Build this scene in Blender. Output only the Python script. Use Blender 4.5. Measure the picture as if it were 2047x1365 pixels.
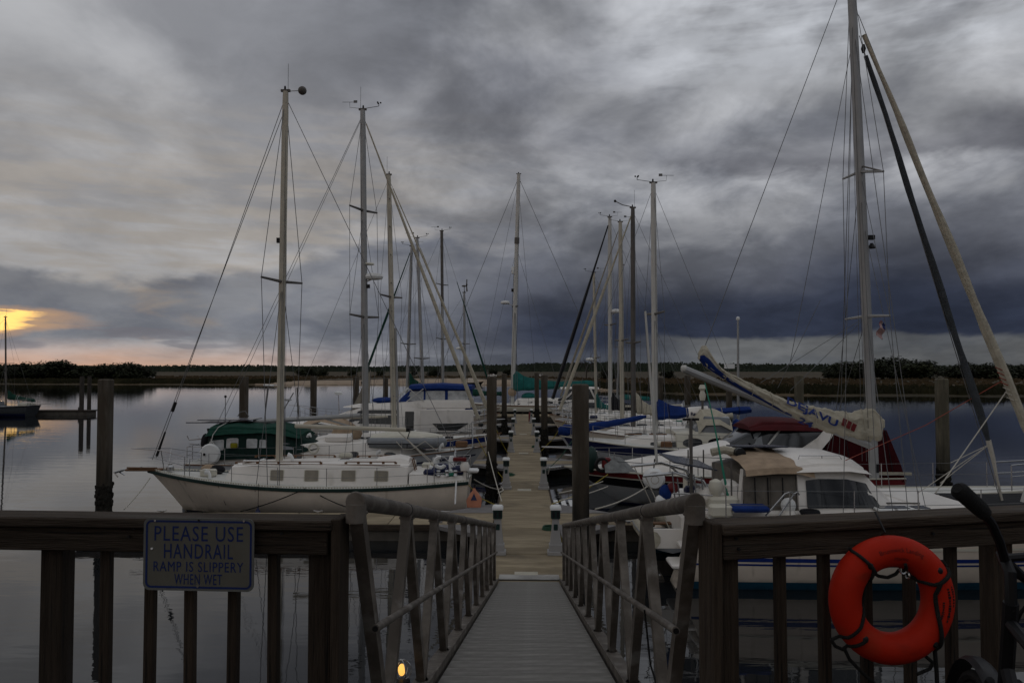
import bpy, bmesh, math, random
from mathutils import Vector, Matrix, Euler
random.seed(7)
pi = math.pi
for o in list(bpy.data.objects):
    bpy.data.objects.remove(o)
sc = bpy.context.scene
COL = sc.collection

# ------------------------------------------------------------------ camera
FPX = 1592.1                      # focal length in photo pixels (28 mm on 36 mm)
CAMZ = 4.45                       # eye height above the water (low tide)
cam = bpy.data.objects.new('camera', bpy.data.cameras.new('camera'))
COL.objects.link(cam)
cam.data.sensor_width = 36.0
cam.data.lens = 28.0
cam.data.clip_start = 0.05
cam.data.clip_end = 9000.0
cam.location = (0, 0, CAMZ)
cam.rotation_euler = (pi/2 + math.atan(57.5/FPX), 0, math.atan(19.5/FPX))
sc.camera = cam
CR = cam.rotation_euler.to_matrix()

def P(px, py, d):
    """photo pixel + distance along the dock -> real point in the place"""
    v = CR @ Vector(((px-1023.5)/FPX, (682.5-py)/FPX, -1.0))
    v *= d/v.y
    return Vector((v.x, v.y, v.z+CAMZ))

# ------------------------------------------------------------------ world: sunset under heavy cloud
w = bpy.data.worlds.new('World'); sc.world = w; w.use_nodes = True
w.cycles.sampling_method = 'NONE'
nt = w.node_tree; nt.nodes.clear()
def nd(t, **k):
    n = nt.nodes.new(t)
    for a, b in k.items(): setattr(n, a, b)
    return n
def put(sock, v):
    if isinstance(v, bpy.types.NodeSocket): nt.links.new(v, sock)
    else: sock.default_value = v
def ma(op, a, b=0.0, c=0.0):
    n = nd('ShaderNodeMath', operation=op)
    put(n.inputs[0], a); put(n.inputs[1], b); put(n.inputs[2], c)
    return n.outputs[0]
def sm(x, a, b, lo=0.0, hi=1.0):
    n = nd('ShaderNodeMapRange', interpolation_type='SMOOTHSTEP')
    put(n.inputs[0], x); put(n.inputs[1], a); put(n.inputs[2], b); put(n.inputs[3], lo); put(n.inputs[4], hi)
    return n.outputs[0]
def mx(f, a, b, bt='MIX'):
    n = nd('ShaderNodeMix', data_type='RGBA', blend_type=bt)
    put(n.inputs[0], f)
    put(n.inputs[6], a if isinstance(a, bpy.types.NodeSocket) else (*a, 1))
    put(n.inputs[7], b if isinstance(b, bpy.types.NodeSocket) else (*b, 1))
    return n.outputs[2]
tc = nd('ShaderNodeTexCoord')
sep = nd('ShaderNodeSeparateXYZ'); nt.links.new(tc.outputs['Generated'], sep.inputs[0])
DX, DY, DZ = sep.outputs
EL = ma('ARCSINE', DZ)
AZ = ma('ARCTAN2', DX, DY)
def noise(scale, detail, rough, off=(0, 0, 0), dist=0.0, src=None):
    mp = nd('ShaderNodeMapping'); mp.inputs['Scale'].default_value = scale; mp.inputs['Location'].default_value = off
    nt.links.new(src or tc.outputs['Generated'], mp.inputs[0])
    n = nd('ShaderNodeTexNoise'); n.inputs['Scale'].default_value = 1.0
    n.inputs['Detail'].default_value = detail; n.inputs['Roughness'].default_value = rough
    n.inputs['Distortion'].default_value = dist
    nt.links.new(mp.outputs[0], n.inputs['Vector'])
    return n.outputs[0]
# cloud-sheet coordinates: direction projected on a high layer, so clouds flatten towards the horizon
den = ma('ADD', ma('MAXIMUM', DZ, 0.0), 0.20)
cmb = nd('ShaderNodeCombineXYZ')
put(cmb.inputs[0], ma('DIVIDE', DX, den)); put(cmb.inputs[1], ma('DIVIDE', DY, den)); put(cmb.inputs[2], 0.3)
SH = cmb.outputs[0]
n1 = noise((0.95, 0.72, 1), 6, 0.50, (3.1, 0.7, 0), 0.25, SH)
n2 = noise((3.2, 2.5, 1), 5, 0.56, (1.3, 4.4, 2), 0.3, SH)
n3 = noise((2.6, 2.6, 6.5), 5, 0.50, (0.4, 2.0, 5.0), 0.2)
n4 = noise((8, 8, 18), 5, 0.58, (5.4, 2.0, 1.0), 0.3)
n5 = noise((9, 9, 75), 4, 0.55, (1.4, 7.0, 3.0), 0.2)
cl = ma('ADD', ma('MULTIPLY', n1, 0.66), ma('MULTIPLY', n2, 0.34))
hi = sm(EL, 0.12, 0.75)
c = mx(sm(cl, 0.40, 0.57), mx(hi, (0.140, 0.148, 0.170), (0.135, 0.142, 0.162)), mx(hi, (0.300, 0.305, 0.320), (0.290, 0.298, 0.315)))
# broad darker belly of cloud across the upper left middle
bl = ma('MULTIPLY', sm(ma('ADD', AZ, ma('MULTIPLY', n3, 0.5)), -0.42, 0.05), sm(ma('ADD', AZ, ma('MULTIPLY', n3, -0.3)), 0.18, -0.20))
bl = ma('MULTIPLY', bl, ma('MULTIPLY', sm(ma('ADD', EL, ma('MULTIPLY', ma('SUBTRACT', n3, 0.5), 0.25)), 0.26, 0.31), sm(EL, 0.46, 0.36)))
c = mx(ma('MULTIPLY', bl, 0.38), c, (0.092, 0.093, 0.107))
# brighter breaks in the sheet high on the right
brk = ma('MULTIPLY', sm(AZ, 0.02, 0.28), sm(ma('ADD', EL, ma('MULTIPLY', ma('SUBTRACT', n3, 0.5), 0.22)), 0.31, 0.39))
c = mx(ma('MULTIPLY', brk, sm(ma('ADD', ma('MULTIPLY', n2, 0.6), ma('MULTIPLY', n5, 0.4)), 0.40, 0.58, 0.15, 0.85)), c, (0.36, 0.375, 0.405))
c = mx(ma('MULTIPLY', sm(AZ, 0.0, -0.5), 0.35), c, (0.265, 0.265, 0.272))
# thin warm veil low on the sunset side
veil = ma('MULTIPLY', sm(AZ, 0.12, -0.30), ma('MULTIPLY', sm(EL, 0.36, 0.20), sm(EL, 0.05, 0.12)))
c = mx(ma('MULTIPLY', veil, sm(n5, 0.36, 0.64, 0.30, 0.85)), c, (0.245, 0.225, 0.205))
# cloud bank on the left, ragged top
tl = ma('ADD', EL, ma('MULTIPLY', ma('SUBTRACT', n3, 0.5), 0.19))
tl = ma('ADD', tl, ma('MULTIPLY', ma('SUBTRACT', n4, 0.5), 0.060))
tl = ma('SUBTRACT', tl, ma('MULTIPLY', sm(AZ, -0.48, -0.2), 0.045))
bank = ma('MULTIPLY', sm(tl, 0.120, 0.100), sm(ma('ADD', EL, ma('MULTIPLY', n4, 0.05)), 0.045, 0.066))
bank = ma('MULTIPLY', bank, sm(AZ, 0.2, -0.05))
c = mx(ma('MULTIPLY', bank, 0.82), c, mx(sm(n4, 0.35, 0.65), (0.070, 0.078, 0.100), (0.120, 0.126, 0.142)))
# the sheet darkens towards the squall
mid = ma('MULTIPLY', sm(AZ, -0.25, 0.15), sm(ma('ADD', EL, ma('MULTIPLY', ma('SUBTRACT', n3, 0.5), 0.30)), 0.30, 0.10))
c = mx(ma('MULTIPLY', mid, 0.85), c, (0.064, 0.068, 0.083))
# a rolled grey layer above it
rl = ma('MULTIPLY', sm(AZ, 0.0, 0.28), ma('MULTIPLY', sm(ma('ADD', EL, ma('MULTIPLY', ma('SUBTRACT', n4, 0.5), 0.10)), 0.215, 0.245), sm(ma('ADD', EL, ma('MULTIPLY', ma('SUBTRACT', n3, 0.5), 0.16)), 0.32, 0.25)))
c = mx(ma('MULTIPLY', rl, 0.80), c, (0.072, 0.074, 0.087))
# squall: dark blue shelf with a rolling upper edge
ts = ma('ADD', EL, ma('MULTIPLY', ma('SUBTRACT', n3, 0.5), 0.11))
ts = ma('ADD', ts, ma('MULTIPLY', ma('SUBTRACT', n4, 0.5), 0.03))
ts = ma('SUBTRACT', ts, ma('MULTIPLY', sm(AZ, 0.0, 0.6), 0.025))
squ = ma('MULTIPLY', sm(ts, 0.150, 0.070), sm(AZ, -0.22, 0.06))
c = mx(squ, c, mx(sm(ts, 0.04, 0.13), (0.0185, 0.023, 0.038), (0.036, 0.041, 0.058)))
# lighter slot between the squall's ragged base and the horizon
tb = ma('ADD', EL, ma('MULTIPLY', ma('SUBTRACT', n4, 0.5), 0.036))
tb = ma('ADD', tb, ma('MULTIPLY', ma('SUBTRACT', n3, 0.5), 0.050))
slot = ma('MULTIPLY', sm(tb, 0.044, 0.036), sm(AZ, 0.08, 0.26))
c = mx(ma('MULTIPLY', slot, 0.95), c, mx(sm(n4, 0.4, 0.6), (0.060, 0.064, 0.070), (0.082, 0.085, 0.088)))
slot2 = ma('MULTIPLY', sm(tb, 0.040, 0.004), ma('MULTIPLY', sm(AZ, -0.3, -0.1), sm(AZ, 0.26, 0.08)))
c = mx(ma('MULTIPLY', slot2, 0.6), c, (0.066, 0.071, 0.082))
# afterglow along the horizon towards the sun
glow = ma('MULTIPLY', sm(ma('ADD', EL, ma('MULTIPLY', n5, 0.02)), 0.050, 0.004), sm(AZ, -0.12, -0.50))
c = mx(glow, c, (0.42, 0.235, 0.145))
stk = ma('MULTIPLY', sm(n5, 0.50, 0.60), ma('MULTIPLY', sm(EL, 0.062, 0.045), sm(EL, 0.012, 0.028)))
c = mx(ma('MULTIPLY', ma('MULTIPLY', stk, 0.65), sm(AZ, -0.15, -0.45)), c, (0.125, 0.12, 0.135))
# billows: soft lumps of light and shade all over the sheet
n6 = noise((5.4, 5.4, 10.5), 6, 0.58, (9.0, 1.0, 4.0), 0.25)
bil = ma('MULTIPLY', sm(n6, 0.36, 0.64, 0.82, 1.22), sm(n2, 0.34, 0.66, 0.88, 1.14))
lf = ma('MULTIPLY', sm(AZ, -0.05, -0.45), 0.62)
bil = ma('ADD', ma('MULTIPLY', bil, ma('SUBTRACT', 1.0, lf)), ma('MULTIPLY', lf, 1.06))
cbx = nd('ShaderNodeCombineXYZ'); put(cbx.inputs[0], bil); put(cbx.inputs[1], bil); put(cbx.inputs[2], bil)
c = mx(1.0, c, cbx.outputs[0], 'MULTIPLY')
# the sun burning through a slit in the cloud
ex = ma('DIVIDE', ma('ADD', ma('ADD', AZ, 0.600), ma('MULTIPLY', ma('SUBTRACT', n4, 0.5), 0.05)), 0.052)
ey = ma('DIVIDE', ma('SUBTRACT', ma('ADD', EL, ma('ADD', ma('MULTIPLY', ma('SUBTRACT', n4, 0.5), 0.034), ma('MULTIPLY', ma('SUBTRACT', n5, 0.5), 0.030))), 0.0545), 0.0060)
r2 = ma('ADD', ma('MULTIPLY', ex, ex), ma('MULTIPLY', ey, ey))
c = mx(sm(r2, 6.0, 0.4, 0, 0.55), c, (0.42, 0.25, 0.14))
c = mx(sm(r2, 1.2, 0.35), c, (1.1, 0.66, 0.19))
# clear evening sky shows faintly through the thinnest cloud
sky = nd('ShaderNodeTexSky', sky_type='NISHITA', sun_disc=False)
sky.sun_elevation = math.radians(3.0); sky.sun_rotation = math.radians(-33.5)
skyc = mx(1.0, sky.outputs[0], (0.018, 0.020, 0.024), 'MULTIPLY')
c = mx(sm(cl, 0.60, 0.74, 0.0, 0.25), c, skyc)
bg = nd('ShaderNodeBackground'); nt.links.new(c, bg.inputs[0]); bg.inputs[1].default_value = 1.32
wo = nd('ShaderNodeOutputWorld'); nt.links.new(bg.outputs[0], wo.inputs[0])

# ------------------------------------------------------------------ sun: almost gone, behind cloud
sl = bpy.data.lights.new('sun', 'SUN'); sun = bpy.data.objects.new('sun', sl); COL.objects.link(sun)
sl.energy = 0.004; sl.angle = math.radians(0.53); sl.color = (1.0, 0.72, 0.45)
sd = Vector((math.sin(-0.585)*math.cos(0.052), math.cos(-0.585)*math.cos(0.052), math.sin(0.052)))
sun.rotation_euler = sd.to_track_quat('Z', 'Y').to_euler()

sc.view_settings.view_transform = 'Standard'
sc.view_settings.look = 'None'
sc.view_settings.exposure = 0.0
sc.view_settings.gamma = 1.0
sc.view_settings.use_curve_mapping = False
sc.render.engine = 'CYCLES'
sc.cycles.max_bounces = 5; sc.cycles.diffuse_bounces = 2; sc.cycles.glossy_bounces = 3; sc.cycles.transmission_bounces = 2

# ------------------------------------------------------------------ materials
MATS = {}
def mat(name, col, rough=0.6, metal=0.0, var=0.15, vscale=3.0, bump=0.0, bscale=30.0, stretch=(1, 1, 1), col2=None, spec=0.22,
        coat=0.0, trans=0.0, alpha=1.0, c2lo=0.45, c2hi=0.65, detail=5):
    if name in MATS: return MATS[name]
    m = bpy.data.materials.new(name); m.use_nodes = True; MATS[name] = m
    t = m.node_tree; b = t.nodes['Principled BSDF']
    b.inputs['Roughness'].default_value = rough; b.inputs['Metallic'].default_value = metal
    b.inputs['Specular IOR Level'].default_value = spec
    b.inputs['Coat Weight'].default_value = coat; b.inputs['Transmission Weight'].default_value = trans
    b.inputs['Alpha'].default_value = alpha
    tcn = t.nodes.new('ShaderNodeTexCoord'); mp = t.nodes.new('ShaderNodeMapping'); mp.inputs['Scale'].default_value = stretch
    t.links.new(tcn.outputs['Object'], mp.inputs[0])
    n = t.nodes.new('ShaderNodeTexNoise'); n.inputs['Scale'].default_value = vscale; n.inputs['Detail'].default_value = detail
    n.inputs['Roughness'].default_value = 0.62
    t.links.new(mp.outputs[0], n.inputs['Vector'])
    r = t.nodes.new('ShaderNodeValToRGB')
    c0 = tuple(x*(1-var) for x in col); c1 = col2 or tuple(min(1, x*(1+var)) for x in col)
    r.color_ramp.elements[0].position = c2lo if col2 else 0.3; r.color_ramp.elements[1].position = c2hi if col2 else 0.7
    r.color_ramp.elements[0].color = (*(col if col2 else c0), 1); r.color_ramp.elements[1].color = (*c1, 1)
    t.links.new(n.outputs[0], r.inputs[0]); t.links.new(r.outputs[0], b.inputs['Base Color'])
    if bump:
        n2 = t.nodes.new('ShaderNodeTexNoise'); n2.inputs['Scale'].default_value = bscale; n2.inputs['Detail'].default_value = 6
        t.links.new(mp.outputs[0], n2.inputs['Vector'])
        bp = t.nodes.new('ShaderNodeBump'); bp.inputs['Strength'].default_value = bump; bp.inputs['Distance'].default_value = 0.07 if ('canvas' in name or 'sail' in name) else 0.02
        t.links.new(n2.outputs[0], bp.inputs['Height']); t.links.new(bp.outputs[0], b.inputs['Normal'])
    return m
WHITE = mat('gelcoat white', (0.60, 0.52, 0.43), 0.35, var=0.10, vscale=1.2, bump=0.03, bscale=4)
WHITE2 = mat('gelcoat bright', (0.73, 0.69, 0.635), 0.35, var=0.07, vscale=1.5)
CREAMG = mat('gelcoat cream', (0.56, 0.53, 0.44), 0.4, var=0.10, vscale=1.5)
GREYG = mat('gelcoat grey', (0.36, 0.37, 0.38), 0.35, var=0.10, vscale=1.0)
DECK = mat('deck nonskid', (0.55, 0.54, 0.50), 0.75, var=0.12, vscale=2.5, bump=0.05, bscale=60)
NAVY = mat('navy paint', (0.012, 0.016, 0.055), 0.35, var=0.2)
BLUE = mat('blue stripe paint', (0.010, 0.028, 0.15), 0.35, var=0.15)
GREENR = mat('dark green rail', (0.012, 0.030, 0.026), 0.5, var=0.3)
REDP = mat('maroon paint', (0.13, 0.016, 0.018), 0.35, var=0.2)
BLACKP = mat('black paint', (0.008, 0.008, 0.010), 0.35, var=0.2)
TEALB = mat('teal antifouling', (0.006, 0.05, 0.085), 0.7, var=0.3)
DARKB = mat('dark antifouling', (0.012, 0.014, 0.020), 0.7, var=0.3)
GLASS = mat('smoked window', (0.010, 0.012, 0.014), 0.08, var=0.2, spec=0.6)
VINYL = mat('backlit vinyl', (0.36, 0.37, 0.37), 0.15, var=0.4, vscale=3.0, spec=0.6)  # clear panes; the light seen through them is put into the pale colour
CLEARV = mat('clear vinyl', (0.13, 0.14, 0.15), 0.12, var=0.35, vscale=2.0, spec=0.6)
TANWIN = mat('window cover', (0.25, 0.225, 0.18), 0.8, var=0.15, vscale=6, bump=0.2, bscale=12)
TEAK = mat('weathered teak', (0.16, 0.085, 0.045), 0.7, var=0.4, vscale=8, stretch=(1, 6, 6), bump=0.1)
ALU = mat('anodised mast', (0.30, 0.30, 0.295), 0.45, 0.25, var=0.10, vscale=2.0)
ALUW = mat('white mast', (0.50, 0.49, 0.455), 0.4, var=0.08, vscale=2.0)
ALUC = mat('cream mast', (0.44, 0.405, 0.325), 0.5, var=0.12, vscale=2.0)
ALUD = mat('dark mast', (0.11, 0.10, 0.09), 0.5, var=0.25, vscale=1.5)
STEEL = mat('stainless tube', (0.45, 0.45, 0.45), 0.25, 0.9, var=0.1)
WIRE = mat('rigging wire', (0.13, 0.13, 0.13), 0.45, 0.5, var=0.15)
ROPEW = mat('white rope', (0.45, 0.42, 0.36), 0.9, var=0.2, vscale=40, bump=0.4, bscale=120)
ROPEK = mat('black rope', (0.012, 0.012, 0.011), 0.9, var=0.4, vscale=60, bump=0.5, bscale=200)
ROPEG = mat('green rope', (0.03, 0.20, 0.13), 0.85, var=0.2)
ROPER = mat('red rope', (0.25, 0.06, 0.04), 0.85, var=0.2)
CGREEND = mat('green canvas shaded sides', (0.004, 0.018, 0.014), 0.85, var=0.3, vscale=5, bump=0.35, bscale=9)  # sides of the same green canvas, their shade put into the colour
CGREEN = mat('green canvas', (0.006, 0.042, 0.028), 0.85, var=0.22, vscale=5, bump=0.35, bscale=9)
CBLUE = mat('blue canvas', (0.006, 0.026, 0.135), 0.85, var=0.2, vscale=5, bump=0.4, bscale=9)
CTEAL = mat('teal canvas', (0.012, 0.105, 0.095), 0.85, var=0.2, vscale=4, bump=0.4, bscale=7)
CBLACK = mat('black canvas', (0.012, 0.012, 0.014), 0.9, var=0.3, vscale=5, bump=0.4, bscale=9)
CMAROON = mat('maroon canvas', (0.058, 0.005, 0.007), 0.85, var=0.2, vscale=3, bump=0.3, bscale=6)
CTAN = mat('tan canvas', (0.34, 0.25, 0.17), 0.85, var=0.2, vscale=4, bump=0.3, bscale=8)
CDUN = mat('dun enclosure', (0.13, 0.115, 0.095), 0.6, var=0.3, vscale=3, bump=0.3, bscale=7)
CREAM = mat('cream sailcloth', (0.40, 0.365, 0.285), 0.85, var=0.16, vscale=4, bump=0.5, bscale=10)
GREYC = mat('grey hypalon', (0.20, 0.21, 0.22), 0.6, var=0.15, vscale=3)
SOLAR = mat('solar cells', (0.045, 0.05, 0.065), 0.2, var=0.25, vscale=9)
PLASTW = mat('white plastic', (0.70, 0.70, 0.68), 0.4, var=0.06)
PEDG = mat('pedestal grey plastic', (0.30, 0.29, 0.28), 0.5, var=0.1)
PLASTK = mat('black plastic', (0.010, 0.010, 0.011), 0.45, var=0.3)
RUBBER = mat('black rubber', (0.012, 0.012, 0.012), 0.85, var=0.3, bump=0.2)
def wood(name, a, b, st):
    return mat(name, a, 0.85, var=0.4, vscale=2.2, stretch=st, col2=b, bump=0.7, bscale=9, c2lo=0.35, c2hi=0.7, detail=9)
WOODX = wood('weathered board', (0.026, 0.018, 0.012), (0.066, 0.050, 0.036), (1.2, 9, 22))
WOODZ = wood('weathered picket', (0.024, 0.0165, 0.011), (0.056, 0.041, 0.028), (22, 22, 1.2))
CONC = mat('dock concrete', (0.195, 0.155, 0.100), 0.9, var=0.3, vscale=1.1, col2=(0.305, 0.250, 0.165), bump=0.25, bscale=25, detail=9, stretch=(0.6, 2.4, 1))
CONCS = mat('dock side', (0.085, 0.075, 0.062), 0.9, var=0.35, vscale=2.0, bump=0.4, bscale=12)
PILE = mat('concrete pile', (0.058, 0.046, 0.033), 0.9, var=0.3, vscale=1.4, stretch=(3, 3, 0.6), col2=(0.100, 0.087, 0.070), bump=0.3, bscale=20, detail=8)
PILEY = mat('pale concrete pile', (0.085, 0.076, 0.054), 0.9, var=0.3, vscale=1.4, stretch=(3, 3, 0.6), col2=(0.145, 0.128, 0.090), bump=0.3, bscale=20, detail=8)
PILEW = mat('timber pile', (0.05, 0.043, 0.036), 0.9, var=0.4, vscale=2, stretch=(6, 6, 0.6), bump=0.5)
OYST = mat('oyster crust', (0.016, 0.014, 0.011), 0.95, var=0.5, vscale=12, bump=0.8, bscale=30)
RAILM = mat('weathered aluminium', (0.085, 0.072, 0.059), 0.6, 0.2, var=0.2, vscale=5, col2=(0.165, 0.145, 0.123), bump=0.1, bscale=40, detail=8)
RAMPM = mat('ramp plank', (0.225, 0.215, 0.198), 0.6, 0.0, var=0.25, vscale=1.3, col2=(0.375, 0.362, 0.335), bump=0.15, bscale=30, detail=8)
ORANGE = mat('orange shell', (0.36, 0.016, 0.005), 0.6, spec=0.10, var=0.12, vscale=6)
SIGNW = mat('aged sign sheet', (0.080, 0.078, 0.062), 0.5, var=0.12, vscale=7, spec=0.5)
SIGNE = mat('sign edge', (0.10, 0.102, 0.094), 0.5, var=0.1)
SIGNB = mat('sign blue', (0.006, 0.018, 0.085), 0.5, var=0.12)
SALMON = mat('faded orange vinyl', (0.42, 0.17, 0.10), 0.6, var=0.2)
SAND = mat('beach sand', (0.27, 0.20, 0.14), 0.95, var=0.25, vscale=0.15, col2=(0.37, 0.29, 0.21))
MARSH = mat('marsh ground', (0.035, 0.028, 0.014), 0.95, var=0.4, vscale=0.035, col2=(0.090, 0.062, 0.032), stretch=(0.35, 1.6, 1), detail=8)
GRASS = mat('marsh grass', (0.020, 0.019, 0.008), 0.95, var=0.4, vscale=0.08, col2=(0.048, 0.040, 0.017))
GRASSB = mat('brown marsh grass', (0.060, 0.042, 0.022), 0.95, var=0.4, vscale=0.08, col2=(0.105, 0.072, 0.040))
LEAF = mat('dark evergreen leaf', (0.016, 0.019, 0.009), 0.8, var=0.5, vscale=0.5, col2=(0.040, 0.046, 0.020))
LEAFG = mat('olive leaf', (0.030, 0.036, 0.014), 0.8, var=0.5, vscale=0.4, col2=(0.060, 0.060, 0.024))
BARK = mat('bark', (0.045, 0.036, 0.028), 0.9, var=0.4, vscale=4)
HILLW = mat('far pine wood', (0.024, 0.032, 0.022), 0.9, var=0.4, vscale=0.02, col2=(0.050, 0.060, 0.038))

def layer(m, col, scale, stretch, lo, hi, fac=1.0, z=None):
    """a coat of dirt, rust, cracks or droppings over a material; z=(from,to): only between these heights of the object"""
    t = m.node_tree; b = t.nodes['Principled BSDF']; src = b.inputs['Base Color'].links[0].from_socket
    tcn = t.nodes.new('ShaderNodeTexCoord'); mp = t.nodes.new('ShaderNodeMapping'); mp.inputs['Scale'].default_value = stretch
    mp.inputs['Location'].default_value = (len(t.nodes)*.37, 1.3, .7)
    t.links.new(tcn.outputs['Object'], mp.inputs[0])
    n = t.nodes.new('ShaderNodeTexNoise'); n.inputs['Scale'].default_value = scale; n.inputs['Detail'].default_value = 6; t.links.new(mp.outputs[0], n.inputs['Vector'])
    r = t.nodes.new('ShaderNodeMapRange'); r.interpolation_type = 'SMOOTHSTEP'; r.inputs[1].default_value = lo; r.inputs[2].default_value = hi; r.inputs[4].default_value = fac
    t.links.new(n.outputs[0], r.inputs[0]); f = r.outputs[0]
    if z:
        sx = t.nodes.new('ShaderNodeSeparateXYZ'); t.links.new(tcn.outputs['Object'], sx.inputs[0])
        q = t.nodes.new('ShaderNodeMapRange'); q.interpolation_type = 'SMOOTHSTEP'; q.inputs[1].default_value = z[0]; q.inputs[2].default_value = z[1]; t.links.new(sx.outputs[2], q.inputs[0])
        k = t.nodes.new('ShaderNodeMath'); k.operation = 'MULTIPLY'; t.links.new(f, k.inputs[0]); t.links.new(q.outputs[0], k.inputs[1]); f = k.outputs[0]
    x = t.nodes.new('ShaderNodeMix'); x.data_type = 'RGBA'; t.links.new(f, x.inputs[0]); t.links.new(src, x.inputs[6]); x.inputs[7].default_value = (*col, 1)
    t.links.new(x.outputs[2], b.inputs['Base Color'])
def vary(m, lo, hi):
    """each board, plank or slab a little lighter or darker than the next"""
    t = m.node_tree; b = t.nodes['Principled BSDF']; src = b.inputs['Base Color'].links[0].from_socket
    oi = t.nodes.new('ShaderNodeObjectInfo'); r = t.nodes.new('ShaderNodeMapRange'); r.inputs[3].default_value = lo; r.inputs[4].default_value = hi
    t.links.new(oi.outputs['Random'], r.inputs[0]); c_ = t.nodes.new('ShaderNodeCombineXYZ')
    for i in range(3): t.links.new(r.outputs[0], c_.inputs[i])
    x = t.nodes.new('ShaderNodeMix'); x.data_type = 'RGBA'; x.blend_type = 'MULTIPLY'; x.inputs[0].default_value = 1; t.links.new(src, x.inputs[6]); t.links.new(c_.outputs[0], x.inputs[7])
    t.links.new(x.outputs[2], b.inputs['Base Color'])
for m_ in (WHITE, GREYG):
    layer(m_, (0.20, 0.15, 0.09), 1.0, (5, 5, .35), .60, .76, .40)
    layer(m_, (0.10, 0.085, 0.055), 3.0, (1, 1, 2), .30, .60, .75, (.30, .02))
for m_ in (WHITE2, CREAMG):
    layer(m_, (0.30, 0.26, 0.20), 1.6, (1, 1, .6), .56, .76, .45); layer(m_, (0.22, 0.17, 0.11), 2.5, (6, 6, .4), .66, .78, .35)
layer(WOODX, (0.006, 0.005, 0.004), 1.0, (2.2, 60, 90), .60, .68, .85); layer(WOODX, (0.085, 0.077, 0.068), 1.5, (1, 5, 6), .56, .74, .55); vary(WOODX, .7, 1.25)
layer(WOODZ, (0.006, 0.005, 0.004), 1.0, (70, 70, 2.0), .60, .68, .85); layer(WOODZ, (0.070, 0.062, 0.054), 1.5, (5, 5, 1), .58, .76, .5); vary(WOODZ, .7, 1.2)
for m_ in (PILE, PILEY):
    layer(m_, (0.30, 0.29, 0.27), 5.0, (1, 1, .35), .55, .68, .55, (3.55, 4.15)); layer(m_, (0.018, 0.015, 0.012), 1.2, (4, 4, .25), .52, .70, .7); layer(m_, (0.14, 0.07, 0.03), 2.0, (3, 3, .4), .66, .78, .5)
    layer(m_, (0.014, 0.013, 0.011), 1.5, (2, 2, .5), .30, .60, .9, (2.4, 1.1))
layer(RAMPM, (0.45, 0.45, 0.44), 2.2, (1, 2.5, 1), .56, .74, .55); layer(RAMPM, (0.07, 0.068, 0.062), 1.3, (1, .4, 1), .58, .78, .5); vary(RAMPM, .94, 1.06)
layer(RAILM, (0.30, 0.285, 0.265), 6.0, (1, 1, 1), .58, .74, .5); layer(RAILM, (0.05, 0.038, 0.028), 3.0, (2, 2, .7), .60, .76, .55)
layer(CONC, (0.075, 0.062, 0.045), .9, (1, 1, 1), .54, .76, .65); layer(CONC, (0.22, 0.10, 0.04), 1.1, (1, 1, 1), .70, .80, .5); vary(CONC, .86, 1.12)
layer(ORANGE, (0.30, 0.035, 0.016), 9.0, (1, 1, 1), .52, .75, .6); layer(ORANGE, (0.10, 0.012, 0.006), 4.0, (1, 1, 2), .62, .78, .6)
layer(SIGNW, (0.07, 0.055, 0.035), 9.0, (1, 1, .5), .60, .78, .6)
for m_, d_ in ((CBLUE, .35), (CGREEN, .35), (CMAROON, .35), (CTEAL, .35)):
    c0 = m_.node_tree.nodes['Principled BSDF'].inputs['Base Color'].links[0].from_node.color_ramp.elements[1].color
    layer(m_, tuple(x*1.5+.006 for x in c0[:3]), 2.0, (1, 1, 1), .52, .76, .45)

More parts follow.
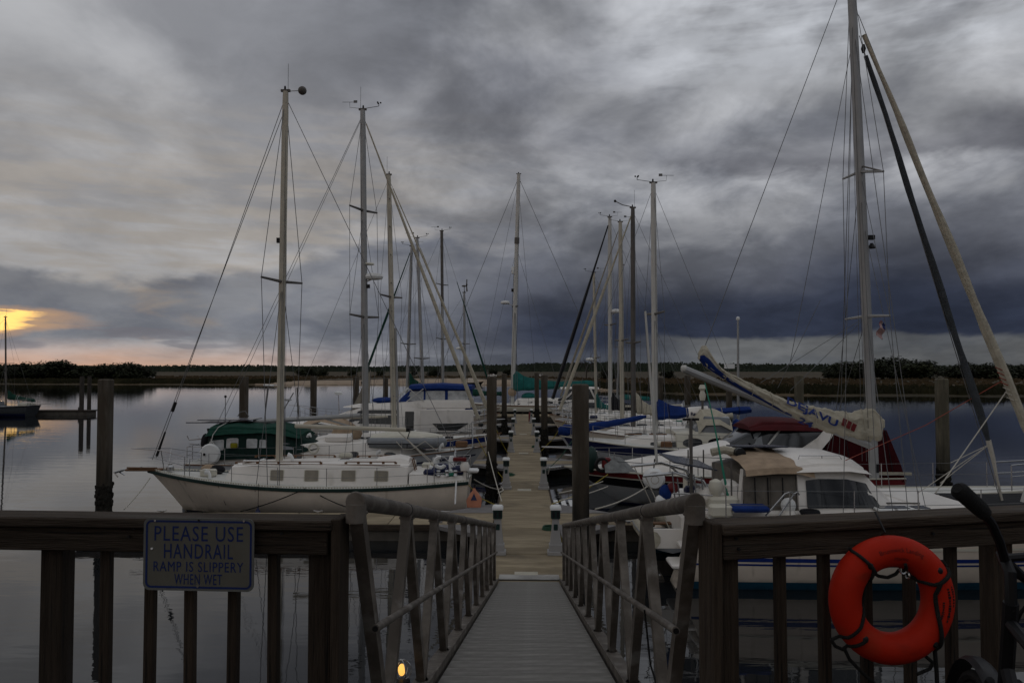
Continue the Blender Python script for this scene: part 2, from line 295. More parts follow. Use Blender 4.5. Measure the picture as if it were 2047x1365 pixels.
# ------------------------------------------------------------------ mesh helpers
class M:
    def __init__(s): s.v = []; s.f = []
    def add(s, vs, fs):
        k = len(s.v); s.v += [tuple(x) for x in vs]; s.f += [tuple(i+k for i in f) for f in fs]; return s
    def box(s, c, d, rot=None):
        x, y, z = d[0]/2, d[1]/2, d[2]/2
        vs = [Vector((a, b, e)) for e in (-z, z) for b in (-y, y) for a in (-x, x)]
        if rot is not None: vs = [rot @ v for v in vs]
        c = Vector(c)
        return s.add([v+c for v in vs], [(0, 2, 3, 1), (4, 5, 7, 6), (0, 1, 5, 4), (2, 6, 7, 3), (0, 4, 6, 2), (1, 3, 7, 5)])
    def bbox(s, c, d, b=0.01, rot=None):
        """box with chamfered vertical and top edges"""
        x, y, z = d[0]/2, d[1]/2, d[2]/2
        def ring(xx, yy, zz, bb): return [Vector(q) for q in ((xx-bb, -yy, zz), (xx, -yy+bb, zz), (xx, yy-bb, zz), (xx-bb, yy, zz), (-xx+bb, yy, zz), (-xx, yy-bb, zz), (-xx, -yy+bb, zz), (-xx+bb, -yy, zz))]
        rs = [ring(x-b, y-b, -z, b*.5), ring(x, y, -z+b, b), ring(x, y, z-b, b), ring(x-b, y-b, z, b*.5)]
        c = Vector(c)
        rs = [[(rot @ q if rot is not None else q)+c for q in r] for r in rs]
        return s.loft(rs, True, True)
    def loft(s, rings, closed=True, caps=True):
        n = len(rings[0]); k = len(s.v)
        for r in rings: s.v += [tuple(p) for p in r]
        m = n if closed else n-1
        for i in range(len(rings)-1):
            for j in range(m):
                a = k+i*n+j; b = k+i*n+(j+1) % n
                s.f.append((a, b, b+n, a+n))
        if caps and closed:
            s.f.append(tuple(k+j for j in range(n))[::-1]); q = k+(len(rings)-1)*n
            s.f.append(tuple(q+j for j in range(n)))
        return s
    def tube(s, pts, r, n=6, caps=True, flat=1.0, up=None):
        pts = [Vector(p) for p in pts]; rs = r if isinstance(r, (list, tuple)) else [r]*len(pts)
        rings = []; u = None
        for i, p in enumerate(pts):
            t = (pts[min(i+1, len(pts)-1)]-pts[max(i-1, 0)])
            if t.length < 1e-9: t = Vector((0, 0, 1))
            t.normalize()
            if u is None:
                a = Vector(up) if up else (Vector((0, 0, 1)) if abs(t.z) < 0.9 else Vector((1, 0, 0)))
            else: a = u
            u = (a - t*a.dot(t))
            if u.length < 1e-6: u = t.orthogonal()
            u.normalize(); w2 = t.cross(u)
            rings.append([p + (u*math.cos(2*pi*j/n) + w2*math.sin(2*pi*j/n)*flat)*rs[i] for j in range(n)])
        return s.loft(rings, True, caps)
    def bar(s, p, q, a, b, up=(0, 0, 1)):
        p = Vector(p); q = Vector(q); t = (q-p).normalized(); u = Vector(up); u = u-t*u.dot(t)
        if u.length < 1e-6: u = t.orthogonal()
        u.normalize(); w2 = t.cross(u)
        rings = [[c+u*b/2*i+w2*a/2*j for i, j in ((-1, -1), (-1, 1), (1, 1), (1, -1))] for c in (p, q)]
        return s.loft(rings, True, True)
    def lathe(s, c, prof, n=12, axis='z'):
        c = Vector(c); rings = []
        for r, h in prof:
            ring = []
            for j in range(n):
                a = 2*pi*j/n; x, y = r*math.cos(a), r*math.sin(a)
                ring.append(c+Vector({'z': (x, y, h), 'x': (h, x, y), 'y': (x, h, y)}[axis]))
            rings.append(ring)
        return s.loft(rings, True, True)
    def ball(s, c, r, n=10, m=6, sq=(1, 1, 1)):
        c = Vector(c); rings = []
        for i in range(m+1):
            a = -pi/2+pi*i/m; q = max(math.cos(a), 0.02)
            rings.append([c+Vector((r*q*math.cos(2*pi*j/n)*sq[0], r*q*math.sin(2*pi*j/n)*sq[1], r*math.sin(a)*sq[2])) for j in range(n)])
        return s.loft(rings, True, True)
    def torus(s, c, R, r, n=24, m=8, axis='y', a0=0, a1=2*pi):
        c = Vector(c); full = abs(a1-a0-2*pi) < 1e-6; pts = []
        for i in range(n + (0 if full else 1)):
            a = a0+(a1-a0)*i/n; e = Vector({'y': (math.cos(a), 0, math.sin(a)), 'z': (math.cos(a), math.sin(a), 0), 'x': (0, math.cos(a), math.sin(a))}[axis])
            ax = Vector({'y': (0, 1, 0), 'z': (0, 0, 1), 'x': (1, 0, 0)}[axis])
            pts.append([c+e*R+(e*math.cos(2*pi*j/m)+ax*math.sin(2*pi*j/m))*r for j in range(m)])
        if full: pts.append(pts[0])
        return s.loft(pts, True, not full)
    def prism(s, poly, d):
        """polygon of points extruded along vector d"""
        n = len(poly); d = Vector(d); k = len(s.v)
        s.v += [tuple(p) for p in poly]+[tuple(Vector(p)+d) for p in poly]
        s.f += [tuple(k+i for i in range(n))[::-1], tuple(k+n+i for i in range(n))]
        s.f += [(k+i, k+(i+1) % n, k+n+(i+1) % n, k+n+i) for i in range(n)]
        return s
    def mesh(s, name):
        me = bpy.data.meshes.new(name); me.from_pydata(s.v, [], s.f); me.validate(); me.update()
        bm = bmesh.new(); bm.from_mesh(me); bmesh.ops.recalc_face_normals(bm, faces=bm.faces); bm.to_mesh(me); bm.free()
        return me
    def out(s, name, m, parent=None, smooth=True):
        return ob(name, s.mesh(name), m, parent, smooth)
def ob(name, me, m, parent=None, smooth=True):
    if m is not None and not me.materials: me.materials.append(m)
    if smooth:
        me.shade_smooth()
        try: me.set_sharp_from_angle(angle=math.radians(38))
        except Exception: pass
    o = bpy.data.objects.new(name, me); COL.objects.link(o)
    if parent: o.parent = parent
    return o
def tag(o, label, cat, group=None):
    o['label'] = label; o['category'] = cat
    if group: o['group'] = group
    return o
def thing(name, label, cat, loc=(0, 0, 0), rz=0.0, group=None):
    o = bpy.data.objects.new(name, None); COL.objects.link(o); o.empty_display_size = 0.2
    o.location = loc; o.rotation_euler = (0, 0, rz)
    return tag(o, label, cat, group)
def struct(o): o['kind'] = 'structure'; return o
def stuff(o): o['kind'] = 'stuff'; return o
def dup(root, loc, label, rz=None):
    r = root.copy(); COL.objects.link(r); r.location = loc; r['label'] = label
    if rz is not None: r.rotation_euler = (0, 0, rz)
    for ch in list(root.children):
        c2 = ch.copy(); COL.objects.link(c2); c2.parent = r
        for g in list(ch.children):
            d = g.copy(); COL.objects.link(d); d.parent = c2
    return r
def text_mesh(s, size, sx=1.0, bold=0.0, ext=0.0006, align='CENTER', space=1.0):
    cu = bpy.data.curves.new('lettering', 'FONT'); cu.body = s; cu.size = size; cu.extrude = ext; cu.offset = bold
    cu.align_x = align; cu.align_y = 'CENTER'; cu.resolution_u = 3; cu.space_character = space
    o = bpy.data.objects.new('lettering', cu); COL.objects.link(o)
    dg = bpy.context.evaluated_depsgraph_get()
    me = bpy.data.meshes.new_from_object(o.evaluated_get(dg))
    bpy.data.objects.remove(o)
    for v in me.vertices: v.co.x *= sx
    return me
def letters(me, m, parent, nm='letter'):
    """one object per printed letter"""
    bm = bmesh.new(); bm.from_mesh(me); bm.faces.ensure_lookup_table(); seen = set(); out = []
    bmesh.ops.remove_doubles(bm, verts=bm.verts, dist=1e-6); bm.faces.ensure_lookup_table(); bm.verts.index_update()
    for f in bm.faces:
        if f in seen: continue
        st = [f]; isl = []; seen.add(f)
        while st:
            q = st.pop(); isl.append(q)
            for v in q.verts:
                for h in v.link_faces:
                    if h not in seen: seen.add(h); st.append(h)
        ix = {}; vs = []; fs = []
        for q in isl:
            for v in q.verts:
                if v not in ix: ix[v] = len(vs); vs.append(tuple(v.co))
            fs.append(tuple(ix[v] for v in q.verts))
        m2 = bpy.data.meshes.new(nm); m2.from_pydata(vs, [], fs); out.append(ob(nm, m2, m, parent, False))
    bm.free(); return out
def lerp(a, b, t): return a+(b-a)*t
# ------------------------------------------------------------------ water
wm = bpy.data.materials.new('river water'); wm.use_nodes = True
t = wm.node_tree; b = t.nodes['Principled BSDF']
b.inputs['Base Color'].default_value = (0.010, 0.011, 0.012, 1); b.inputs['Roughness'].default_value = 0.015
b.inputs['IOR'].default_value = 1.333
tcn = t.nodes.new('ShaderNodeTexCoord')
def wn(scale, st, det):
    mp = t.nodes.new('ShaderNodeMapping'); mp.inputs['Scale'].default_value = st
    n = t.nodes.new('ShaderNodeTexNoise'); n.inputs['Scale'].default_value = scale; n.inputs['Detail'].default_value = det
    t.links.new(tcn.outputs['Object'], mp.inputs[0]); t.links.new(mp.outputs[0], n.inputs['Vector']); return n.outputs[0]
b1 = t.nodes.new('ShaderNodeBump'); b1.inputs['Strength'].default_value = 0.055; b1.inputs['Distance'].default_value = 0.10
t.links.new(wn(0.9, (0.5, 1.6, 1), 3), b1.inputs['Height'])
b2 = t.nodes.new('ShaderNodeBump'); b2.inputs['Strength'].default_value = 0.025; b2.inputs['Distance'].default_value = 0.03
t.links.new(wn(5.0, (0.4, 1.5, 1), 2), b2.inputs['Height']); t.links.new(b1.outputs[0], b2.inputs['Normal'])
t.links.new(b2.outputs[0], b.inputs['Normal'])
struct(M().add([(-3500, -60, 0), (3500, -60, 0), (3500, 5500, 0), (-3500, 5500, 0)], [(0, 1, 2, 3)]).out('water', wm, smooth=False))

# ------------------------------------------------------------------ far shore
SHORE = [(-1500, 300), (-700, 270), (-300, 256), (-166, 253), (-78, 240), (-40, 243), (-5, 240), (8, 221), (17, 180), (32, 144), (60, 139), (90, 136), (160, 140), (400, 160), (1500, 230)]
def shoreY(x):
    for (a, ya), (c_, yc) in zip(SHORE, SHORE[1:]):
        if a <= x <= c_: return lerp(ya, yc, (x-a)/(c_-a)) + 1.6*math.sin(x*0.21)+0.9*math.sin(x*0.53+1)
    return 260
xs = sorted(set([-3000, -2000, -1500, -1000, -700, -500, -400] + list(range(-320, 321, 5)) + [400, 500, 700, 1000, 1500, 2000, 3000]))
offs = [(-3, -0.5), (0, -0.06), (2.5, 0.22), (6, 0.45), (14, 0.62), (40, 0.7), (110, 0.85), (300, 1.0), (900, 1.3), (2600, 2.2)]
g = M(); k = len(offs)
for x in xs:
    for o_, z in offs: g.v.append((x, shoreY(max(-1500, min(1500, x)))+o_, z+(0.08*math.sin(x*.3+o_) if o_ > 5 else 0)))
for i in range(len(xs)-1):
    for j in range(k-1): g.f.append((i*k+j, (i+1)*k+j, (i+1)*k+j+1, i*k+j+1))
struct(g.out('marsh_terrain', MARSH))
# pale sand spit in the middle of the far bank
bx = [-82+i*2.5 for i in range(42)]
g = M(); rows = [0, .02, .05, .1, .2, .4, .7, 1.0]
def tz(o_):
    for (a, za), (c_, zc) in zip(offs, offs[1:]):
        if a <= o_ <= c_: return lerp(za, zc, (o_-a)/(c_-a))
    return 1.0
for i, x in enumerate(bx):
    e = i/(len(bx)-1); wd = 118*min(1, e*4, (1-e)*5)**.6*(0.75+0.25*math.sin(x*.17)*math.cos(x*.07+1)) + 2
    for r in rows:
        o_ = 0.5+r*wd; g.v.append((x, shoreY(x)+o_, tz(o_)+0.14+0.05*math.sin(x*.9+o_*.3)*(r > .1)-(0.10 if r in (0, 1.0) else 0)))
k = len(rows)
for i in range(len(bx)-1):
    for j in range(k-1): g.f.append((i*k+j, (i+1)*k+j, (i+1)*k+j+1, i*k+j+1))
struct(g.out('beach', SAND))
# marsh grass along the banks
def grass(name, m, n, xr, olo, ohi, h, wdt, skip=None):
    g = M()
    for _ in range(n):
        x = random.uniform(*xr); o_ = olo+(ohi-olo)*random.random()**1.5
        if skip and skip(x, o_): continue
        y = shoreY(x)+o_; z = tz(o_)-.1; hh = h*random.uniform(.6, 1.25); a = random.uniform(-.5, .5); ww = wdt*random.uniform(.6, 1.3)
        dx, dy = ww*math.cos(a)/2, ww*math.sin(a)/2; l = random.uniform(-.25, .25)
        g.add([(x-dx, y-dy, z), (x+dx, y+dy, z), (x+dx*.7+l, y+dy, z+hh*.8), (x+l, y, z+hh), (x-dx*.6+l, y-dy, z+hh*.75)], [(0, 1, 2, 3, 4)])
    return stuff(g.out(name, m, smooth=False))
sandskip = lambda x, o_: -76 < x < 16
grass('marsh_grass', GRASS, 15000, (-330, 210), 2.5, 26, 1.1, 0.8, sandskip)
grass('brown_marsh_grass', GRASSB, 9000, (-330, 330), 24, 190, 0.8, 1.6, lambda x, o_: -80 < x < 18 and o_ < 125)

# far wood on the horizon: one mass of crowns
g = M()
def ridge(x): return 12.0+1.2*math.sin(x*.004)+1.0*math.sin(x*.013+2)+.7*math.sin(x*.05)+(5*math.sin(pi*(x+60)/480) if -60 < x < 420 else 0)
for i in range(22000):
    x = random.uniform(-1700, 1800); y = random.uniform(1350, 1600)
    z = 1.2+ridge(x)*random.random()**.45; r = random.uniform(.9, 2.4)
    a = random.uniform(0, pi); ca, sa = math.cos(a)*r, math.sin(a)*r*.4
    g.add([(x-ca, y-sa, z-r*.7), (x+ca*.8, y+sa, z-r*.6), (x+ca, y+sa, z+r*.3), (x+ca*.1, y, z+r*.8), (x-ca*.9, y-sa, z+r*.2)], [(0, 1, 2, 3, 4)])
for i in range(350):
    x = -1750+i*10; x2 = x+10
    g.add([(x, 1600, 0), (x2, 1600, 0), (x2, 1605, ridge(x2)+.6), (x, 1605, ridge(x)+.6)], [(0, 1, 2, 3)])
stuff(g.out('far_wood', HILLW, smooth=False))

# ------------------------------------------------------------------ trees on the far bank
def crown_mesh(name, r, h, n, leaf, m, z0):
    g = M(); cl_ = [(random.uniform(-.62, .62)*r, random.uniform(-.5, .5)*r, z0+h*random.uniform(.02, .82), r*random.uniform(.3, .55)) for _ in range(16)]
    for _ in range(n):
        cx, cy, cz, cr = random.choice(cl_)
        d = Vector((random.gauss(0, 1), random.gauss(0, 1), random.gauss(0, .75)))
        d = d.normalized()*cr*random.random()**.35
        p = Vector((cx, cy, cz))+d; a, b_ = random.uniform(0, 2*pi), random.uniform(-.9, .9)
        u = Vector((math.cos(a), math.sin(a), b_*.6)).normalized()*leaf*random.uniform(.6, 1.3); v = u.cross(Vector((random.uniform(-1, 1), random.uniform(-1, 1), .6))).normalized()*leaf*.8
        g.add([p-u, p-v*.8, p+u, p+v], [(0, 1, 2, 3)])
    me = g.mesh(name); me.materials.append(m); return me
def trunk_mesh(h, r):
    g = M(); g.tube([(0, 0, -.4), (.1, 0, h*.35), (-.05, .1, h*.75)], [r, r*.75, r*.3], 7)
    for i in range(5):
        a = i*1.3; z = h*(.3+.08*i); l = h*.32
        g.tube([(0.05, 0, z), (math.cos(a)*l*.5, math.sin(a)*l*.5, z+l*.35), (math.cos(a)*l, math.sin(a)*l, z+l*.6)], [r*.45, r*.3, r*.1], 5)
    me = g.mesh('trunk'); me.materials.append(BARK); return me
CROWNS = [crown_mesh('crown', 4.2, 5.6, 3000, .29, LEAF, .9), crown_mesh('crown', 3.3, 4.6, 2300, .27, LEAF, .7), crown_mesh('crown', 5.2, 5.2, 3600, .30, LEAF, .8), crown_mesh('crown', 2.8, 3.6, 1800, .25, LEAFG, .5)]
TRUNKS = [trunk_mesh(5.6, .32), trunk_mesh(4.6, .24), trunk_mesh(5.6, .36), trunk_mesh(3.6, .18)]
def tree(px, Y, top_py, kind, label, group, cat='tree', sx=1.0):
    p = P(px, 745, Y); zb = tz(max(6, Y-shoreY(p.x)))-.05
    ztop = P(px, top_py, Y).z; hgt = [6.7, 5.4, 6.2, 4.2][kind]; s_ = (ztop-zb)/hgt
    r = thing('shore_tree' if cat == 'tree' else 'shore_bush', label, cat, (p.x, Y, zb), random.uniform(0, 6), group)
    r.scale = (s_*sx, s_*sx, s_)
    ob('trunk', TRUNKS[kind], BARK, r); ob('crown', CROWNS[kind], LEAF, r, smooth=False)
    return r
lt = [(-20, 730, 1), (14, 731, 2), (45, 729, 0), (70, 727, 2), (98, 724, 0), (122, 722, 0), (142, 726, 2), (164, 731, 3), (186, 731, 2), (204, 731, 1), (222, 728, 0), (240, 727, 2), (258, 727, 0), (276, 731, 2)]
nms = ['cut by the left edge of the picture', 'second from the left edge', 'third from the left edge', 'left of the tallest pair', 'left one of the tallest pair', 'tallest, leaning a little right', 'just right of the tallest', 'low and olive, behind the two thin piles', 'between the thin piles and the thick pile', 'above the thick concrete pile', 'rising right of the thick pile', 'broad, in the right half of the dark clump', 'next to last at the right end of the clump', 'last at the right end of the clump by the water']
for (px, ty, kd), nm in zip(lt, nms):
    tree(px, random.uniform(296, 318), ty, kd, 'dark left bank evergreen, '+nm, 'trees on the left far bank', sx=1.6)
for px, ty, kd, nm in [(602, 737, 3, 'left of the hump'), (622, 733, 0, 'tallest of the hump'), (642, 736, 2, 'right of the hump'), (704, 739, 3, 'small, above the sand'), (760, 741, 3, 'lone on the sand left of the blue awning'), (826, 740, 1, 'above the green furled sail'), (868, 738, 2, 'bare topped behind the blue awning'), (985, 738, 1, 'low, left of the teal sail cover mast'), (1016, 738, 1, 'just left of the teal sail cover')]:
    tree(px, random.uniform(420, 460), ty, kd, 'small dark tree behind the sand spit, '+nm, 'trees behind the sand spit', sx=1.3)
for px, ty, kd, nm in [(1225, 737, 2, 'between the white masts'), (1338, 740, 1, 'right of the tall white mast'), (1672, 727, 2, 'first of the long dark clump'), (1694, 724, 0, 'second of the long dark clump'), (1716, 724, 2, 'just left of the big mast'), (1738, 723, 0, 'behind the big mast'), (1764, 719, 0, 'right of the big mast under the flag'), (1782, 716, 0, 'highest of the clump'), (1806, 722, 2, 'right shoulder of the clump'), (1830, 728, 3, 'low end of the clump'), (1858, 722, 1, 'thin pointed, above the pale pile'), (1914, 727, 2, 'right of the dark furled sail'), (1946, 728, 1, 'between the two furled sails'), (1976, 727, 2, 'near the cream furled sail'), (2012, 728, 1, 'right of the cream furled sail'), (2040, 729, 2, 'at the right edge of the picture')]:
    tree(px, random.uniform(300, 330), ty, kd, 'dark scrub tree on the right marsh, '+nm, 'trees on the right marsh', sx=1.75)
# bare tree
def bare(px, Y, top):
    p = P(px, 742, Y); zb = tz(max(6, Y-shoreY(p.x))); H = P(px, top, Y).z-zb
    r = thing('bare_tree', 'leafless spreading tree on the far bank behind the slanting furled sails', 'tree', (p.x, Y, zb))
    M().tube([(0, 0, -.3), (.1, 0, H*.3), (0, 0, H*.55)], [.3, .22, .12], 6).out('trunk', BARK, r)
    g = M()
    def br(q, d, l, rr, n):
        e = q+d*l; g.tube([q, e], [rr, rr*.6], 4, False)
        if n:
            for _ in range(3):
                d2 = (d+Vector((random.uniform(-.7, .7), random.uniform(-.7, .7), random.uniform(-.1, .5)))).normalized(); br(q+d*l*random.uniform(.5, 1), d2, l*.72, rr*.6, n-1)
    for i in range(9):
        a = i*.8; br(Vector((0, 0, H*(.25+.03*i))), Vector((math.cos(a), math.sin(a), .8)).normalized(), H*.3, .10, 3)
    g.out('crown', BARK, r)
bare(1172, 330, 713)

# ------------------------------------------------------------------ pier deck under the camera
DZK = 2.83
pd = struct(M().box((0, 0.45, DZK-.16), (9, 4.9, .2)).out('pier_deck', WOODX, smooth=False))
pm = M().bbox((0, 0, 0), (9, .138, .04), .006).mesh('plank'); pm.materials.append(WOODX)
for i in range(34):
    o = ob('plank', pm, WOODX, pd, False); o.location = (random.uniform(-.02, .02), -1.9+i*.144, DZK-.02)
pb = thing('pier_bent', 'timber posts and beam holding up the pier edge below the railing', 'pier support', (0, 2.8, 0))
for x in (-3.6, -1.25, 1.25, 3.6): M().tube([(x, 0, -1), (x, 0, DZK-.45)], .15, 10).out('post', PILEW, pb)
M().box((0, 0, DZK-.36), (9, .2, .24)).out('beam', WOODX, pb)

# ------------------------------------------------------------------ wooden railings
def railing(name, label, A, B, posts, pickets, endcap):
    """A,B: plan points of the front face (camera side); posts/pickets: photo x of centres"""
    A = Vector(A); B = Vector(B); d = (B-A); L = d.length; u = d.normalized(); n = Vector((-u.y, u.x, 0))
    if n.y < 0: n = -n
    r = thing(name, label, 'railing', (A.x, A.y, DZK), math.atan2(u.y, u.x))
    def xa(px):
        # intersection of the sight line with the railing line, in metres along it
        q = P(px, 1100, 1.0); tx = q.x
        s_ = (A.x - tx*A.y)/(tx*u.y - u.x); return s_
    zt = CAMZ-.566-DZK
    sgn = 1 if (Matrix.Rotation(-math.atan2(u.y, u.x), 3, 'Z') @ n).y > 0 else -1
    M().bbox((L/2, sgn*.055, zt-.019), (L, .15, .038), .005).out('top_cap', WOODX, r)
    M().bbox((L/2-.004, sgn*.022, zt-.042-.045), (L-.03, .038, .089), .004).out('apron_board', WOODX, r)
    M().bbox((L/2-.004, sgn*.022, .12), (L-.03, .038, .089), .004).out('lower_board', WOODX, r)
    h = zt-.045
    for px in posts: M().bbox((xa(px), sgn*.088, h/2), (.089, .089, h), .005).out('post', WOODZ, r)
    pmsh = M().bbox((0, 0, 0), (.038, .038, h-.03), .003).mesh('picket'); pmsh.materials.append(WOODZ)
    for px in pickets:
        o = ob('picket', pmsh, WOODZ, r); o.location = (xa(px)+random.uniform(-.002, .002), sgn*.062, h/2+.01)
        o.rotation_euler = (0, random.uniform(-.006, .006), random.uniform(-.1, .1))
    if endcap is not None:
        M().bbox((endcap, sgn*.06, h/2+.02), (.036, .13, h+.06), .004).out('end_board', WOODZ, r)
    return r
LA, LB = P(-420, 1022, 3.15), P(664, 1030, 3.02); LA.z = LB.z = 0
lr = railing('wooden_railing', 'grey weathered wooden railing on the left carrying the blue lettered sign', LA, LB, [88, 632], [-190, -90, 196, 286, 368, 455, 538], (LB-LA).length+.014)
RA, RB = P(1441, 1037, 2.95), P(2460, 1000, 3.50); RA.z = RB.z = 0
rr = railing('wooden_railing', 'grey weathered wooden railing on the right carrying the orange life ring', RA, RB, [1466, 2025], [1577, 1665, 1750, 1838, 1922, 2120, 2210, 2300], -.014)
# nail heads and knots
for r_, pts in ((lr, ((1.42, .03), (1.40, .0), (2.0, .02))), (rr, ((.06, .02), (.07, -.02), (.9, .0)))):
    for x, dz in pts:
        M().lathe((x, -.001, CAMZ-.55-DZK-.087+dz), [(.006, -.004), (.006, .003)], 8, 'y').out('nail', PLASTK, r_)

# ------------------------------------------------------------------ sign
u = (LB-LA).normalized(); ang = math.atan2(u.y, u.x)
def onfence(px, py, off, A=LA, u=u):
    q = P(px, py, 1.0); tx = q.x
    nrm = Vector((u.y, -u.x, 0));  # towards the camera
    A2 = A+nrm*off
    s_ = (A2.x-tx*A2.y)/(tx*u.y-u.x); p = A2+u*s_
    return P(px, py, p.y)
sc_c = onfence(397.5, 1107.5, .028)
sw = (onfence(508, 1107, .028)-onfence(287, 1107, .028)).length; sh = (onfence(397, 1035, .028)-onfence(397, 1180, .028)).length
sg = thing('warning_sign', 'aged cream metal sign with blue lettering screwed to the left railing', 'sign', sc_c, ang)
def rrect(w_, h_, r, n=6):
    pts = []
    for cx, cz, a0 in ((w_/2-r, h_/2-r, 0), (-w_/2+r, h_/2-r, pi/2), (-w_/2+r, -h_/2+r, pi), (w_/2-r, -h_/2+r, 1.5*pi)):
        for i in range(n+1): a = a0+pi/2*i/n; pts.append((cx+r*math.cos(a), cz+r*math.sin(a)))
    return pts
def ringband(w_, h_, r, th, y0, y1):
    g = M(); o_ = rrect(w_, h_, r); i_ = rrect(w_-2*th, h_-2*th, max(.004, r-th))
    rings = [[Vector((x, y0, z)) for x, z in o_], [Vector((x, y1, z)) for x, z in o_], [Vector((x, y1, z)) for x, z in i_], [Vector((x, y0, z)) for x, z in i_]]
    return g.loft(rings, True, False)
M().prism([Vector((x, 0, z)) for x, z in rrect(sw, sh, .026)], (0, -.003, 0)).out('plate', SIGNW, sg, False)
ringband(sw, sh, .026, .009, -.0031, -.0036).out('bare_edge', SIGNE, sg, False)
ringband(sw-.018, sh-.018, .022, .0075, -.0031, -.0042).out('border', SIGNB, sg, False)
for s_, z, hgt, wd in (('PLEASE USE', 1066, 30, 177), ('HANDRAIL', 1101, 29, 138), ('RAMP IS SLIPPERY', 1132, 20, 179), ('WHEN WET', 1157, 21, 95)):
    me = text_mesh(s_, .1, bold=0, ext=.0003, space=1.12)
    xx = [v.co.x for v in me.vertices]; yy = [v.co.y for v in me.vertices]
    w0, h0 = max(xx)-min(xx), max(yy)-min(yy); kx = wd/221*sw/w0; ky = hgt/145*sh/h0
    cx, cy = (max(xx)+min(xx))/2, (max(yy)+min(yy))/2
    for v in me.vertices: v.co = ((v.co.x-cx)*kx, -.0042+v.co.z*.5, (v.co.y-cy)*ky+(1107.5-z)/145*sh)
    letters(me, SIGNB, sg)
for x, z, mm in ((-.085*2, .125, STEEL), (.088*2, .128, STEEL), (0.0, .128, PLASTK), (-.182, .02, PLASTW), (0.0, -.118, STEEL)):
    M().lathe((x, 0, z), [(.004, -.0075), (.004, -.003)], 8, 'y').out('screw', mm, sg)

# ------------------------------------------------------------------ gangway
GX = 0.0; GA = 3.05; GB = 15.35
def gz(y): return DZK+.05-.2*(y-3.1)-0.0
gw = thing('gangway', 'grey aluminium gangway with truss handrails sloping down to the floating dock', 'gangway', (-.021, 0, 0), -.0104)
sl_ = math.atan(.2)
HW = .58
NL = int((GB-GA)/.152)
pk = M()
pk.box((0, 0, 0), (HW*2-.04, .1485, .03))
for j in range(5): pk.bar((-HW+.02, -.06+j*.03, .0165), (HW-.02, -.06+j*.03, .0155), .012, .005)
pme = pk.mesh('deck_plank'); pme.materials.append(RAMPM)
for i in range(NL):
    y = GA+.06+i*(GB-GA-.1)/NL
    o = ob('deck_plank', pme, RAMPM, gw, False); o.location = (GX, y, gz(y)-.015); o.rotation_euler = (-sl_, 0, 0 if i % 2 else pi)
    if i % 2 == 0: o.rotation_euler = (sl_, 0, pi)
TR = .645
for sd_ in (-1, 1):
    x = GX+sd_*TR
    M().bar((x, GA, gz(GA)-.03), (x, GB, gz(GB)-.03), .10, .14).out('bottom_chord', RAILM, gw, False)
    M().bar((GX+sd_*(HW+.004), GA, gz(GA)+.035), (GX+sd_*(HW+.004), GB, gz(GB)+.035), .012, .055).out('toe_kerb', RAILM, gw, False)
    M().tube([(x, GA, gz(GA)+1.06), (x, GB-.35, gz(GB-.35)+1.06)], .036, 16).out('handrail', RAILM, gw)
    M().lathe((x, GA, gz(GA)+1.06), [(.0345, -.012), (.038, -.008), (.038, 0)], 16, 'y').out('end_cap', RAILM, gw)
    for q in (4.28, 7.9, 11.5): M().tube([(x, q, gz(q)+1.06), (x, q+.012, gz(q+.012)+1.06)], .0385, 16).out('rail_joint', PLASTK if q < 5 else RAILM, gw)
    xm = GX+sd_*(TR-.045)
    M().tube([(xm, GA+.17, gz(GA+.17)+.56), (xm, GB-.3, gz(GB-.3)+.56)], .0165, 10).out('mid_rail', RAILM, gw)
    M().lathe((xm, GA+.168, gz(GA+.17)+.56), [(.012, -.003), (.012, .003)], 10, 'y').out('pipe_mouth', PLASTK, gw)
    # Warren truss: diagonals meet alternately on the rail and the chord
    y = GA+.02; up = True
    st = .625
    while y+st < GB+.1:
        y2 = min(y+st, GB-.02)
        a = Vector((x, y, gz(y)+(1.03 if up else .03))); b_ = Vector((x, y2, gz(y2)+(.03 if up else 1.03)))
        M().bar(a, b_, .05, .064, up=(0, 1, 0)).out('brace', RAILM, gw, False)
        for q_ in (a, b_): M().lathe(q_+Vector((0, 0, -.012 if q_.z > gz(q_.y)+.5 else .012)), [(.040, -.006), (.044, 0), (.040, .006)], 8).out('weld', RAILM, gw)
        if up and y > GA+.1:
            M().bar((x-.0, y, gz(y)+.99), (x, y, gz(y)+1.04), .056, .10, up=(0, 1, 0)).out('gusset', RAILM, gw, False)
        y = y2; up = not up
        if y > GB-.35: break
    M().bar((x, GB-.33, gz(GB)+.0), (x, GB-.35, gz(GB-.35)+1.03), .05, .05, up=(0, 1, 0)).out('end_post', RAILM, gw, False)
    M().tube([(x, GA+.005, gz(GA)+.98), (x, GA+.005, gz(GA)+1.05)], .04, 12).out('post_collar', RAILM, gw)
M().box((GX, GB+.18, .452+.012), (1.16, .44, .012), Matrix.Rotation(-.05, 3, 'X')).out('transition_plate', RAMPM, gw, False)
# small cord tied to the mid rail on the right
qy = 3.95
tag(M().tube([(GX+.60, qy, gz(qy)+.57), (GX+.63, qy+.02, gz(qy)+.30), (GX+.66, qy-.3, gz(qy)+.15), (GX+.67, qy-.5, gz(qy)-.1)], .005, 5).out('black_cord', ROPEK), 'thin black cord tied round the mid rail of the right handrail', 'cord')
